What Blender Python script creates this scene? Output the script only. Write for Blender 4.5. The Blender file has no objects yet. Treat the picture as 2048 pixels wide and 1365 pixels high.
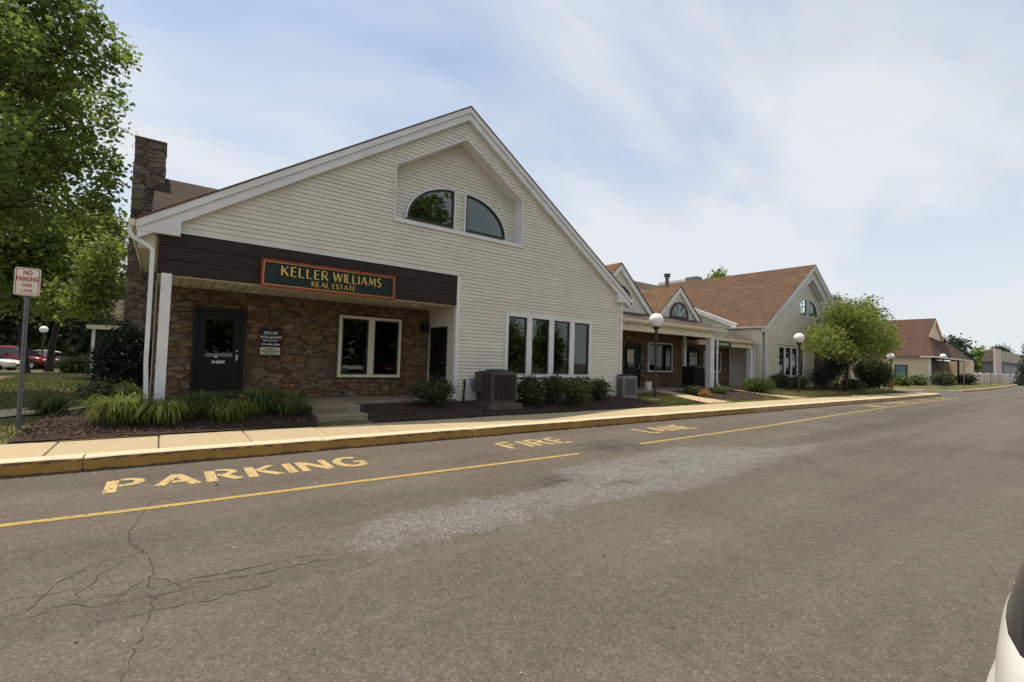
import bpy, math, random
import numpy as np
from mathutils import Matrix, Vector
random.seed(7)
R = math.radians
# ---------------------------------------------------------------- camera, sky, sun, exposure
scene = bpy.context.scene
FPX, YAW, PIT, ROL, HC = 932.83, R(36.82), R(2.47), R(1.69), 1.62
fwd = Vector((math.sin(YAW)*math.cos(PIT), math.cos(YAW)*math.cos(PIT), math.sin(PIT)))
r0 = Vector((math.cos(YAW), -math.sin(YAW), 0)); u0 = r0.cross(fwd)
cr = math.cos(ROL)*r0 + math.sin(ROL)*u0
cu = -math.sin(ROL)*r0 + math.cos(ROL)*u0
cam_d = bpy.data.cameras.new('camera'); cam = bpy.data.objects.new('camera', cam_d)
scene.collection.objects.link(cam); scene.camera = cam
cam_d.sensor_width = 36; cam_d.lens = FPX/2048*36; cam_d.clip_start = 0.05; cam_d.clip_end = 2000
M = Matrix((cr, cu, -fwd)).transposed().to_4x4(); M.translation = (0, 0, HC); cam.matrix_world = M

SUN_D = Vector((0.935, -2.425, -8.745)).normalized()          # direction the light travels
sun_el = math.asin(-SUN_D.z); sun_az = math.atan2(-SUN_D.x, -SUN_D.y)   # from +Y towards +X
w = bpy.data.worlds.new('World'); scene.world = w; w.use_nodes = True
nt = w.node_tree; nt.nodes.clear()
def wn(t, **k):
    n = nt.nodes.new(t)
    for a, b in k.items(): setattr(n, a, b)
    return n
out = wn('ShaderNodeOutputWorld'); bg = wn('ShaderNodeBackground')
sky = wn('ShaderNodeTexSky'); sky.sky_type = 'NISHITA'; sky.sun_disc = False
sky.sun_elevation = sun_el; sky.sun_rotation = sun_az; sky.air_density = 1.0; sky.dust_density = 1.2; sky.ozone_density = 1.0
tc = wn('ShaderNodeTexCoord'); sep = wn('ShaderNodeSeparateXYZ')
nt.links.new(tc.outputs['Generated'], sep.inputs[0])
zz = wn('ShaderNodeMath', operation='ADD'); zz.inputs[1].default_value = 0.22
zab = wn('ShaderNodeMath', operation='ABSOLUTE'); nt.links.new(sep.outputs[2], zab.inputs[0]); nt.links.new(zab.outputs[0], zz.inputs[0])
dv = wn('ShaderNodeVectorMath', operation='DIVIDE'); cb = wn('ShaderNodeCombineXYZ')
for i in range(3): nt.links.new(zz.outputs[0], cb.inputs[i])
nt.links.new(tc.outputs['Generated'], dv.inputs[0]); nt.links.new(cb.outputs[0], dv.inputs[1])
mp = wn('ShaderNodeMapping'); mp.inputs['Location'].default_value = (3.1, 2.3, 0); mp.inputs['Rotation'].default_value = (0, 0, R(28)); mp.inputs['Scale'].default_value = (0.75, 1.5, 0.0)
nt.links.new(dv.outputs[0], mp.inputs[0])
nz = wn('ShaderNodeTexNoise'); nz.inputs['Scale'].default_value = 0.95; nz.inputs['Detail'].default_value = 9; nz.inputs['Roughness'].default_value = 0.55; nz.inputs['Distortion'].default_value = 0.25
nt.links.new(mp.outputs[0], nz.inputs[0])
ramp = wn('ShaderNodeValToRGB'); ramp.color_ramp.elements[0].position = 0.26; ramp.color_ramp.elements[1].position = 0.56
nt.links.new(nz.outputs[0], ramp.inputs[0])
# thin haze towards the horizon: cloud cover thickens with the slant path
hor = wn('ShaderNodeMapRange'); hor.inputs[1].default_value = 0.02; hor.inputs[2].default_value = 0.56; hor.inputs[3].default_value = 1.0; hor.inputs[4].default_value = 0.0
nt.links.new(zab.outputs[0], hor.inputs[0])
mxf = wn('ShaderNodeMath', operation='MAXIMUM'); nt.links.new(ramp.outputs[0], mxf.inputs[0]); nt.links.new(hor.outputs[0], mxf.inputs[1])
mlt = wn('ShaderNodeMath', operation='MULTIPLY_ADD'); mlt.inputs[1].default_value = 0.78; mlt.inputs[2].default_value = 0.17; nt.links.new(mxf.outputs[0], mlt.inputs[0])
skm = wn('ShaderNodeMix', data_type='RGBA', blend_type='MULTIPLY'); skm.inputs[0].default_value = 1.0
skm.inputs[7].default_value = (1.0, 1.06, 1.06, 1)
nt.links.new(sky.outputs[0], skm.inputs[6])
mix = wn('ShaderNodeMix', data_type='RGBA'); nt.links.new(mlt.outputs[0], mix.inputs[0]); nt.links.new(skm.outputs[2], mix.inputs[6])
SKY_S = 0.15
mix.inputs[7].default_value = (0.77/SKY_S, 0.80/SKY_S, 0.835/SKY_S, 1)
nt.links.new(mix.outputs[2], bg.inputs[0]); bg.inputs[1].default_value = SKY_S
nt.links.new(bg.outputs[0], out.inputs[0])
sun_d = bpy.data.lights.new('sun', 'SUN'); sun_o = bpy.data.objects.new('sun', sun_d); scene.collection.objects.link(sun_o)
sun_d.energy = 5.0; sun_d.angle = R(0.6); sun_d.color = (1.0, 0.87, 0.68)
sun_o.rotation_euler = SUN_D.to_track_quat('-Z', 'Y').to_euler(); sun_o.location = (0, 0, 40)
scene.view_settings.view_transform = 'Standard'; scene.view_settings.look = 'None'
scene.view_settings.exposure = 0.06; scene.view_settings.gamma = 1.0; scene.view_settings.use_curve_mapping = False
scene.cycles.use_denoising = True; scene.cycles.max_bounces = 8; scene.cycles.transparent_max_bounces = 12

# ---------------------------------------------------------------- photo pixel -> world helpers
C0 = Vector((0, 0, HC))
def ray(px, py): return cr*(px-1024) - cu*(py-682.5) + fwd*FPX
def gz(px, py, z=0.0): d = ray(px, py); return C0 + d*((z-HC)/d.z)
def fy(px, py, y): d = ray(px, py); return C0 + d*(y/d.y)
def fx(px, py, x): d = ray(px, py); return C0 + d*(x/d.x)
def depth(p): return (Vector(p)-C0).dot(fwd)
def ppm(p): return depth(p)/FPX              # metres per photo pixel at p

# ---------------------------------------------------------------- materials
def mat(name, c1, c2=None, scale=8.0, rough=0.8, bump=0.0, bscale=None, metal=0.0, spec=0.3, detail=4, rnd=0.0, coord='Object', stretch=None, c3=None, s3=1.2, a3=0.5):
    m = bpy.data.materials.new(name); m.use_nodes = True; t = m.node_tree; b = t.nodes['Principled BSDF']
    b.inputs['Roughness'].default_value = rough; b.inputs['Metallic'].default_value = metal; b.inputs['Specular IOR Level'].default_value = spec
    col4 = lambda c: (c[0], c[1], c[2], 1)
    if c2 is None: b.inputs['Base Color'].default_value = col4(c1)
    co = t.nodes.new('ShaderNodeTexCoord'); vec = co.outputs[coord]
    if stretch:
        mpn = t.nodes.new('ShaderNodeMapping'); mpn.inputs['Scale'].default_value = stretch; t.links.new(vec, mpn.inputs[0]); vec = mpn.outputs[0]
    src = None
    if c2 is not None:
        n = t.nodes.new('ShaderNodeTexNoise'); n.inputs['Scale'].default_value = scale; n.inputs['Detail'].default_value = detail; t.links.new(vec, n.inputs[0])
        rp = t.nodes.new('ShaderNodeValToRGB'); rp.color_ramp.elements[0].position = 0.3; rp.color_ramp.elements[1].position = 0.7
        rp.color_ramp.elements[0].color = col4(c1); rp.color_ramp.elements[1].color = col4(c2)
        t.links.new(n.outputs[0], rp.inputs[0]); src = rp.outputs[0]
        if c3 is not None:
            n3 = t.nodes.new('ShaderNodeTexNoise'); n3.inputs['Scale'].default_value = s3; n3.inputs['Detail'].default_value = 6; t.links.new(vec, n3.inputs[0])
            r3 = t.nodes.new('ShaderNodeValToRGB'); r3.color_ramp.elements[0].position = 0.48; r3.color_ramp.elements[1].position = 0.66
            r3.color_ramp.elements[1].color = (a3, a3, a3, 1); t.links.new(n3.outputs[0], r3.inputs[0])
            mx = t.nodes.new('ShaderNodeMix'); mx.data_type = 'RGBA'; t.links.new(r3.outputs[0], mx.inputs[0]); t.links.new(src, mx.inputs[6]); mx.inputs[7].default_value = col4(c3); src = mx.outputs[2]
        if rnd:
            oi = t.nodes.new('ShaderNodeObjectInfo'); hs = t.nodes.new('ShaderNodeHueSaturation'); mr = t.nodes.new('ShaderNodeMapRange')
            mr.inputs[3].default_value = 1-rnd; mr.inputs[4].default_value = 1+rnd; t.links.new(oi.outputs['Random'], mr.inputs[0]); t.links.new(mr.outputs[0], hs.inputs['Value']); t.links.new(src, hs.inputs['Color']); src = hs.outputs[0]
        t.links.new(src, b.inputs['Base Color'])
    if bump:
        n2 = t.nodes.new('ShaderNodeTexNoise'); n2.inputs['Scale'].default_value = bscale or scale*3; n2.inputs['Detail'].default_value = 5; t.links.new(vec, n2.inputs[0])
        bp = t.nodes.new('ShaderNodeBump'); bp.inputs['Strength'].default_value = bump; bp.inputs['Distance'].default_value = 0.02; t.links.new(n2.outputs[0], bp.inputs['Height']); t.links.new(bp.outputs[0], b.inputs['Normal'])
    return m
def leafmat(name, c1, c2, trans=0.35, rough=0.5):
    m = bpy.data.materials.new(name); m.use_nodes = True; t = m.node_tree; b = t.nodes['Principled BSDF']; o = t.nodes['Material Output']
    at = t.nodes.new('ShaderNodeAttribute'); at.attribute_name = 'lv'
    mx = t.nodes.new('ShaderNodeMix'); mx.data_type = 'RGBA'; mx.inputs[6].default_value = (*c1, 1); mx.inputs[7].default_value = (*c2, 1); t.links.new(at.outputs['Fac'], mx.inputs[0])
    t.links.new(mx.outputs[2], b.inputs['Base Color']); b.inputs['Roughness'].default_value = rough; b.inputs['Specular IOR Level'].default_value = 0.35
    tr = t.nodes.new('ShaderNodeBsdfTranslucent'); hs = t.nodes.new('ShaderNodeHueSaturation'); hs.inputs['Hue'].default_value = 0.492; hs.inputs['Value'].default_value = 1.7; t.links.new(mx.outputs[2], hs.inputs['Color']); t.links.new(hs.outputs[0], tr.inputs[0])
    ms = t.nodes.new('ShaderNodeMixShader'); ms.inputs[0].default_value = trans; t.links.new(b.outputs[0], ms.inputs[1]); t.links.new(tr.outputs[0], ms.inputs[2]); t.links.new(ms.outputs[0], o.inputs[0])
    return m
def glassmat(name, tint, refl=0.12):
    m = bpy.data.materials.new(name); m.use_nodes = True; t = m.node_tree; t.nodes.clear(); o = t.nodes.new('ShaderNodeOutputMaterial')
    tr = t.nodes.new('ShaderNodeBsdfTransparent'); tr.inputs[0].default_value = (*tint, 1); gl = t.nodes.new('ShaderNodeBsdfGlossy'); gl.inputs['Roughness'].default_value = 0.015; gl.inputs[0].default_value = (0.85, 0.92, 0.9, 1)
    lw = t.nodes.new('ShaderNodeFresnel'); lw.inputs[0].default_value = 1.55
    ad = t.nodes.new('ShaderNodeMath'); ad.operation = 'ADD'; ad.inputs[1].default_value = refl; t.links.new(lw.outputs[0], ad.inputs[0])
    nb = t.nodes.new('ShaderNodeTexNoise'); nb.inputs['Scale'].default_value = 1.6; bp = t.nodes.new('ShaderNodeBump'); bp.inputs['Strength'].default_value = 0.05; bp.inputs['Distance'].default_value = 0.02
    t.links.new(nb.outputs[0], bp.inputs['Height']); t.links.new(bp.outputs[0], gl.inputs['Normal'])
    ms = t.nodes.new('ShaderNodeMixShader'); t.links.new(ad.outputs[0], ms.inputs[0]); t.links.new(tr.outputs[0], ms.inputs[1]); t.links.new(gl.outputs[0], ms.inputs[2]); t.links.new(ms.outputs[0], o.inputs[0])
    return m
def stonemat(name, cols):
    m = mat(name, (.3,.25,.2), (.5,.4,.3), 9, 0.9, 0.6, 22); t = m.node_tree; b = t.nodes['Principled BSDF']
    oi = t.nodes.new('ShaderNodeObjectInfo'); at = t.nodes.new('ShaderNodeAttribute'); at.attribute_name = 'lv'
    ad = t.nodes.new('ShaderNodeMath'); ad.operation = 'ADD'; t.links.new(oi.outputs['Random'], ad.inputs[0]); t.links.new(at.outputs['Fac'], ad.inputs[1])
    fr = t.nodes.new('ShaderNodeMath'); fr.operation = 'FRACT'; t.links.new(ad.outputs[0], fr.inputs[0])
    rp = t.nodes.new('ShaderNodeValToRGB'); rp.color_ramp.interpolation = 'CONSTANT'; e = rp.color_ramp.elements
    while len(e) < len(cols): e.new(0.5)
    for i, c in enumerate(cols): e[i].position = i/len(cols); e[i].color = (*c, 1)
    t.links.new(fr.outputs[0], rp.inputs[0])
    n = t.nodes.new('ShaderNodeTexNoise'); n.inputs['Scale'].default_value = 7; n.inputs['Detail'].default_value = 8; co = t.nodes.new('ShaderNodeTexCoord'); t.links.new(co.outputs['Object'], n.inputs[0])
    mr = t.nodes.new('ShaderNodeMapRange'); mr.inputs[1].default_value = .3; mr.inputs[2].default_value = .7; mr.inputs[3].default_value = 0.6; mr.inputs[4].default_value = 1.35; t.links.new(n.outputs[0], mr.inputs[0])
    hs = t.nodes.new('ShaderNodeHueSaturation'); t.links.new(mr.outputs[0], hs.inputs['Value']); t.links.new(rp.outputs[0], hs.inputs['Color']); t.links.new(hs.outputs[0], b.inputs['Base Color'])
    return m
MT = {}
MT['siding'] = mat('vinyl_siding', (.58,.55,.46), (.64,.61,.515), 1.6, 0.55, 0.05, 30, rnd=0.02, spec=.35, c3=(.50,.42,.30), s3=.9, a3=.22)
MT['white'] = mat('white_trim', (.63,.63,.615), (.70,.70,.685), 2.5, 0.5, c3=(.5,.47,.4), s3=2, a3=.25)
MT['cream'] = mat('cream_trim', (.62,.57,.43), (.70,.65,.50), 2.5, 0.55, c3=(.42,.36,.24), s3=2, a3=.35)
MT['brown'] = mat('brown_board', (.020,.0135,.011), (.032,.022,.018), 3, 0.75, 0.15, 30, stretch=(.3,1,3))
MT['shingle'] = None
MT['green_door'] = mat('dark_green_paint', (.004,.007,.006), (.006,.009,.0075), 3, 0.5, spec=.25)
MT['glass'] = glassmat('window_glass', (.42,.46,.44), .05)
MT['darkglass'] = glassmat('dark_glass', (.10,.11,.11), .0)
MT['frame_dark'] = mat('dark_frame', (.030,.031,.029), rough=.45)
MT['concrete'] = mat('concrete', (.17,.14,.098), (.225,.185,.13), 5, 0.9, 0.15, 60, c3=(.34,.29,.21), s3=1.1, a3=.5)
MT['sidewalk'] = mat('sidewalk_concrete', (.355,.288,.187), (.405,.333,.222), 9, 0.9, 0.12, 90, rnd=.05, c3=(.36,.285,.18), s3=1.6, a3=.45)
MT['kerbtop'] = mat('kerb_top', (.50,.42,.295), (.58,.50,.36), 6, 0.9, .1, 60)
MT['pad'] = mat('dirty_concrete', (.075,.062,.048), (.12,.10,.078), 6, .95, .3, 40)
MT['mortar'] = mat('mortar', (.075,.050,.031), (.115,.078,.050), 20, 0.95, .3, 60)
MT['mulch'] = mat('mulch', (.016,.010,.008), (.058,.035,.026), 34, 0.95, 1.0, 40, detail=8)
MT['chips'] = leafmat('mulch_chip', (.02,.013,.010), (.125,.078,.055), .0, .9)
MT['soil'] = mat('lawn_soil', (.050,.055,.018), (.095,.095,.03), 2.2, 0.95, .5, 60, detail=8, c3=(.17,.12,.05), s3=.35, a3=.8)
MT['ground'] = mat('ground_far', (.07,.08,.03), (.12,.12,.05), .4, 0.95)
MT['grass'] = leafmat('grass_blade', (.045,.070,.012), (.14,.135,.035), .25)
MT['maple'] = leafmat('maple_leaf', (.052,.098,.020), (.175,.24,.048), .54, .4)
MT['maple2'] = leafmat('pale_leaf', (.065,.10,.018), (.18,.22,.045), .45)
MT['dogwood'] = leafmat('dogwood_leaf', (.065,.10,.018), (.20,.24,.045), .45)
MT['yew'] = leafmat('yew_leaf', (.008,.016,.008), (.022,.04,.014), .1)
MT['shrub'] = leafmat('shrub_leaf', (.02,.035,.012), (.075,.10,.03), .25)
MT['shrub_lit'] = leafmat('sunlit_shrub_leaf', (.04,.065,.012), (.10,.14,.03), .25)  # brighter copy of the shrub leaf, sunlight put into its colour
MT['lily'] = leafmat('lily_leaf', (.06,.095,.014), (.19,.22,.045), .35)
MT['lily_dark'] = leafmat('lily_leaf_shaded', (.035,.065,.016), (.09,.13,.03), .3)  # darker copy of the lily leaf, shade put into its colour
MT['flower'] = mat('orange_petal', (.75,.24,.03), rough=.6)
MT['dead'] = leafmat('dead_leaf', (.20,.10,.035), (.42,.24,.09), .2)
MT['conifer'] = leafmat('conifer_needle', (.016,.032,.016), (.045,.07,.03), .15)
MT['bark'] = mat('bark', (.020,.015,.011), (.055,.043,.034), 14, 0.95, .9, 30, stretch=(1,1,.25))
MT['black'] = mat('black_metal', (.012,.012,.012), rough=.45)
MT['bronze'] = mat('bronze_pole', (.035,.022,.014), (.055,.036,.024), 5, .5)
MT['globe'] = mat('opal_globe', (.80,.79,.77), rough=.25, spec=.5)
MT['galv'] = mat('galvanised_steel', (.11,.11,.11), (.19,.19,.185), 14, .5, metal=.3)
MT['ac'] = mat('condenser_brown', (.060,.047,.040), (.085,.068,.058), 5, .55)
MT['ac_grey'] = mat('condenser_grey', (.17,.165,.16), (.23,.225,.215), 5, .5)
MT['ac_dark'] = mat('condenser_black', (.018,.019,.022), (.028,.03,.033), 5, .5)
MT['coil'] = mat('coil_dark', (.008,.008,.008), rough=.8)
MT['signgreen'] = mat('sign_green', (.006,.016,.013), (.010,.022,.018), 4, .45)
MT['signred'] = mat('sign_red', (.24,.035,.015), (.31,.05,.02), 5, .5)
MT['gold'] = mat('gold_leaf', (.72,.47,.12), rough=.3, metal=.55)
MT['silver'] = mat('silver_letter', (.78,.78,.74), rough=.5)
MT['signwhite'] = mat('sign_white', (.66,.62,.53), (.72,.68,.59), 6, .45)
MT['redink'] = mat('red_ink', (.42,.03,.03), rough=.5)
MT['cream_panel'] = mat('cream_panel', (.55,.53,.40), rough=.6)
MT['ink'] = mat('dark_ink', (.05,.06,.05), rough=.6)
MT['paint_y'] = None
MT['crack'] = mat('crack_fill', (.034,.027,.021), (.075,.062,.050), 30, .95)
MT['grey_box'] = mat('grey_enclosure', (.22,.235,.26), rough=.5)
MT['blind'] = mat('blind_slat', (.20,.21,.19), rough=.6)
MT['wood_fence'] = mat('weathered_fence', (.06,.045,.035), (.10,.075,.06), 6, .9)
MT['vinyl'] = mat('vinyl_fence', (.50,.40,.32), (.57,.46,.37), 2, .5)
MT['vinylpost'] = mat('vinyl_post', (.78,.76,.72), rough=.5)
MT['tan'] = mat('tan_siding', (.62,.50,.33), (.68,.56,.39), 1, .6)
MT['stucco'] = mat('pale_masonry', (.55,.42,.36), (.63,.50,.43), 6, .8)
MT['grey_siding'] = mat('grey_siding', (.14,.14,.16), (.18,.18,.20), 3, .7)
MT['blue_glass'] = mat('blue_shade', (.10,.17,.22), (.14,.21,.26), 3, .25)
MT['carwhite'] = mat('white_car_paint', (.74,.75,.73), rough=.18, spec=.6)
MT['carred'] = mat('red_car_paint', (.16,.006,.012), rough=.2, spec=.6)
MT['carglass'] = mat('car_glass', (.016,.015,.02), rough=.05, spec=.9)
MT['tint'] = mat('tinted_glass', (.075,.045,.058), rough=.10, spec=.9)
MT['gloss'] = mat('gloss_black', (.010,.013,.018), rough=.12, spec=.7)
MT['rubber'] = mat('rubber', (.015,.015,.015), rough=.8)
MT['alloy'] = mat('alloy', (.45,.45,.46), rough=.3, metal=.8)
MT['lens_red'] = mat('red_lens', (.35,.01,.01), rough=.1)
MT['lens_clear'] = mat('clear_lens', (.55,.56,.58), rough=.08, spec=.8)
MT['orange_post'] = mat('orange_post', (.30,.10,.035), rough=.6)
MT['stone'] = stonemat('rubble_stone', [(.150,.092,.048),(.170,.106,.057),(.130,.084,.049),(.155,.090,.047),(.146,.106,.068),(.190,.130,.076),(.130,.073,.040),(.150,.108,.070),(.120,.085,.056),(.170,.100,.051)])
MT['stonegrey'] = stonemat('chimney_stone', [(.14,.11,.082),(.19,.15,.115),(.11,.088,.066),(.16,.115,.08),(.20,.17,.14),(.13,.095,.068),(.18,.15,.12)])
# roof shingles: brown, mottled, with course lines
def shingle(name, a, b, c):
    m = mat(name, a, b, 3.2, 0.95, 0, detail=8, c3=c, s3=.55, a3=.35); t = m.node_tree; bs = t.nodes['Principled BSDF']
    co = t.nodes.new('ShaderNodeTexCoord'); sp = t.nodes.new('ShaderNodeSeparateXYZ'); t.links.new(co.outputs['Object'], sp.inputs[0])
    br = t.nodes.new('ShaderNodeTexBrick'); br.inputs['Scale'].default_value = 1.0; br.inputs['Brick Width'].default_value = .30; br.inputs['Row Height'].default_value = .085; br.inputs['Mortar Size'].default_value = .008
    cb2 = t.nodes.new('ShaderNodeCombineXYZ'); ad = t.nodes.new('ShaderNodeMath'); ad.operation = 'ADD'; t.links.new(sp.outputs[0], ad.inputs[0]); t.links.new(sp.outputs[1], ad.inputs[1]); t.links.new(ad.outputs[0], cb2.inputs[0]); t.links.new(sp.outputs[2], cb2.inputs[1])
    t.links.new(cb2.outputs[0], br.inputs[0]); br.inputs['Color1'].default_value = (.75,.75,.75,1); br.inputs['Color2'].default_value = (1.15,1.15,1.15,1); br.inputs['Mortar'].default_value = (.5,.5,.5,1)
    mm = t.nodes.new('ShaderNodeMix'); mm.data_type = 'RGBA'; mm.blend_type = 'MULTIPLY'; mm.inputs[0].default_value = 1; src = bs.inputs['Base Color'].links[0].from_socket
    t.links.new(src, mm.inputs[6]); t.links.new(br.outputs[0], mm.inputs[7]); t.links.new(mm.outputs[2], bs.inputs['Base Color'])
    return m
MT['shingle'] = shingle('brown_shingle', (.10,.058,.037), (.15,.09,.057), (.085,.052,.038))
MT['shingle_o'] = shingle('orange_shingle', (.118,.065,.038), (.165,.093,.055), (.09,.054,.035))
MT['shingle_d'] = shingle('dark_shingle', (.070,.050,.042), (.115,.084,.070), (.05,.04,.035))
MT['shingle_k'] = shingle('shaded_brown_shingle', (.036,.025,.021), (.058,.041,.034), (.028,.021,.018))  # wing roof only: brown at half value, its shading put into the colour
MT['shingle_p'] = shingle('far_shingle', (.075,.040,.031), (.108,.058,.045), (.062,.035,.028))

# ---------------------------------------------------------------- mesh helpers
COL = scene.collection; ORG = {}
def tag(o, label=None, cat=None, group=None, kind=None):
    for k, v in (('label', label), ('category', cat), ('group', group), ('kind', kind)):
        if v: o[k] = v
    return o
def link(o, parent, org):
    COL.objects.link(o); ORG[o] = Vector(org)
    if parent is not None: o.parent = parent; o.location = Vector(org) - ORG[parent]
    else: o.location = org
def root(name, loc, label, cat, group=None):
    o = bpy.data.objects.new(name, None); o.empty_display_size = .2; link(o, None, loc); return tag(o, label, cat, group)
def mesh_obj(name, verts, faces, mats, parent=None, smooth=False, midx=None, org=None, lv=None):
    V = np.asarray(verts, float).reshape(-1, 3)
    if org is None:
        if parent is not None: org = ORG[parent]
        else:
            lo, hi = V.min(0), V.max(0); org = Vector(((lo[0]+hi[0])/2, (lo[1]+hi[1])/2, lo[2]))
    me = bpy.data.meshes.new(name); me.from_pydata((V-np.array(org)).tolist(), [], faces)
    for m in (mats if isinstance(mats, (list, tuple)) else [mats]): me.materials.append(m)
    if midx is not None: me.polygons.foreach_set('material_index', midx)
    if smooth: me.polygons.foreach_set('use_smooth', [True]*len(me.polygons))
    if lv is not None: a = me.attributes.new('lv', 'FLOAT', 'POINT'); a.data.foreach_set('value', lv)
    me.update()
    o = bpy.data.objects.new(name, me); link(o, parent, org); return o
class G:
    def __init__(s): s.v = []; s.f = []; s.mi = []; s.cur = 0; s.lv = []
    def add(s, vs, fs, lv=0.0):
        n = len(s.v); s.v += [tuple(p) for p in vs]; s.f += [tuple(i+n for i in f) for f in fs]; s.mi += [s.cur]*len(fs); s.lv += [lv]*len(vs); return s
    def box(s, x0, x1, y0, y1, z0, z1):
        return s.add([(x0,y0,z0),(x1,y0,z0),(x1,y1,z0),(x0,y1,z0),(x0,y0,z1),(x1,y0,z1),(x1,y1,z1),(x0,y1,z1)], [(0,3,2,1),(4,5,6,7),(0,1,5,4),(1,2,6,5),(2,3,7,6),(3,0,4,7)])
    def hexa(s, p): return s.add(p, [(0,3,2,1),(4,5,6,7),(0,1,5,4),(1,2,6,5),(2,3,7,6),(3,0,4,7)])
    def prism(s, poly, a, b, axis='y', lv=0.0):     # poly of 2D points extruded from a to b
        n = len(poly)
        mk = {'y': lambda p, t: (p[0], t, p[1]), 'x': lambda p, t: (t, p[0], p[1]), 'z': lambda p, t: (p[0], p[1], t)}[axis]
        vs = [mk(p, a) for p in poly]+[mk(p, b) for p in poly]
        fs = [tuple(range(n)), tuple(range(2*n-1, n-1, -1))]+[(i, i+n, (i+1)%n+n, (i+1)%n) for i in range(n)]
        return s.add(vs, fs, lv)
    def tube(s, pts, rad, n=8, cap=True):
        pts = [Vector(p) for p in pts]; rs = rad if isinstance(rad, (list, tuple)) else [rad]*len(pts)
        b = len(s.v); vs = []; fs = []; prev = None
        for i, p in enumerate(pts):
            d = (pts[min(i+1, len(pts)-1)]-pts[max(i-1, 0)]).normalized()
            a = Vector((1,0,0)) if abs(d.x) < .8 else Vector((0,1,0))
            if prev is not None: a = prev
            u = (a - d*a.dot(d)).normalized(); v = d.cross(u); prev = u
            for k in range(n): t = 2*math.pi*(k+.5)/n; vs.append(p+(u*math.cos(t)+v*math.sin(t))*rs[i])
        for i in range(len(pts)-1):
            for k in range(n): fs.append((i*n+k, i*n+(k+1)%n, (i+1)*n+(k+1)%n, (i+1)*n+k))
        if cap: fs.append(tuple(range(n-1,-1,-1))); fs.append(tuple(range((len(pts)-1)*n, len(pts)*n)))
        return s.add(vs, fs)
    def lathe(s, c, prof, n=16):
        vs = []; fs = []
        for r, z in prof:
            for k in range(n): t = 2*math.pi*k/n; vs.append((c[0]+r*math.cos(t), c[1]+r*math.sin(t), c[2]+z))
        for i in range(len(prof)-1):
            for k in range(n): fs.append((i*n+k, i*n+(k+1)%n, (i+1)*n+(k+1)%n, (i+1)*n+k))
        fs.append(tuple(range(n-1,-1,-1))); fs.append(tuple(range((len(prof)-1)*n, len(prof)*n)))
        return s.add(vs, fs)
    def obj(s, name, mats, parent=None, smooth=False, lv=False, org=None):
        return mesh_obj(name, s.v, s.f, mats, parent, smooth, s.mi if isinstance(mats, (list, tuple)) else None, org, s.lv if lv else None)
def boxo(name, m, parent, *a): return G().box(*a).obj(name, m, parent)
def ss(a, b, x): t = min(1, max(0, (x-a)/(b-a))); return t*t*(3-2*t)
def interp(x, tab):
    if x <= tab[0][0]: return tab[0][1]
    for (a, u), (b, v) in zip(tab, tab[1:]):
        if x <= b: return u+(v-u)*(x-a)/(b-a)
    return tab[-1][1]
def noise2(x, y, seed=0):
    r = 0
    for i, (a, b, c) in enumerate(((1.3,.7,.2),(-.9,1.9,1.7),(2.9,-1.3,4.1),(4.7,3.9,2.2),(-7.7,6.1,.9))):
        r += math.sin(a*x+b*y+c+seed*1.7*(i+1))/(1.5+i)
    return r*.6

# ---------------------------------------------------------------- ground, road
G().add([(-700,-700,-.25),(700,-700,-.25),(700,700,-.25),(-700,700,-.25)], [(0,1,2,3)]).obj('ground', MT['ground'])['kind'] = 'structure'
KY = 8.31; KZ = .195; SWB = 9.85
LAWN_L = [(9.85,.2),(11,.25),(14,.27),(20,.30),(28,.32),(36,.22),(46,0),(52,-.12)]
def hz(x, y):
    l = interp(y, LAWN_L)
    a = .2+.25*ss(9.9, 11.5, y)
    r = .2+.25*ss(9.9, 13.0, y)
    t1 = ss(-1.4, -.2, x); t2 = ss(13.2, 14.4, x)
    return l*(1-t1)+(a*(1-t2)+r*t2)*t1
# road sheet: fine grid where the wear shows, coarse beyond
PATCH = [(1.27,4.21),(1.48,3.7),(1.89,3.85),(2.58,3.67),(4.06,3.75),(5.88,3.53),(8.3,3.75),(9.6,3.85),(10.9,4.0),(12.2,4.2),(11.0,4.4),(10.3,4.5),(9.6,4.91),(8.38,5.59),(5.71,5.39),(4.77,5.32),(4.6,4.85),(3.74,4.60),(2.65,4.66),(1.78,4.57)]
pa = np.array(PATCH); pb = np.roll(pa, -1, 0)
def polysd(X, Y):
    d = np.full(X.shape, 1e9); ins = np.zeros(X.shape, bool)
    for (x0, y0), (x1, y1) in zip(pa, pb):
        ex, ey = x1-x0, y1-y0; t = np.clip(((X-x0)*ex+(Y-y0)*ey)/(ex*ex+ey*ey), 0, 1)
        d = np.minimum(d, np.hypot(X-x0-t*ex, Y-y0-t*ey))
        c = ((y0 > Y) != (y1 > Y)) & (X < (x1-x0)*(Y-y0)/(y1-y0+1e-12)+x0); ins ^= c
    return np.where(ins, d, -d)
gx = np.concatenate([np.arange(-4, 14, .1), np.arange(14, 46.01, .25)]); gy = np.concatenate([[-3], np.arange(-2.5, 3, .25), np.arange(3, 8.3, .1), [8.36]])
X, Y = np.meshgrid(gx, gy, indexing='ij'); nx, ny = X.shape
wear = polysd(X, Y)
def ell(cx, cy, a, b, rot=0):
    c, s_ = math.cos(rot), math.sin(rot); dx, dy = X-cx, Y-cy; return np.exp(-(((dx*c+dy*s_)/a)**2+((-dx*s_+dy*c)/b)**2))
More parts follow.
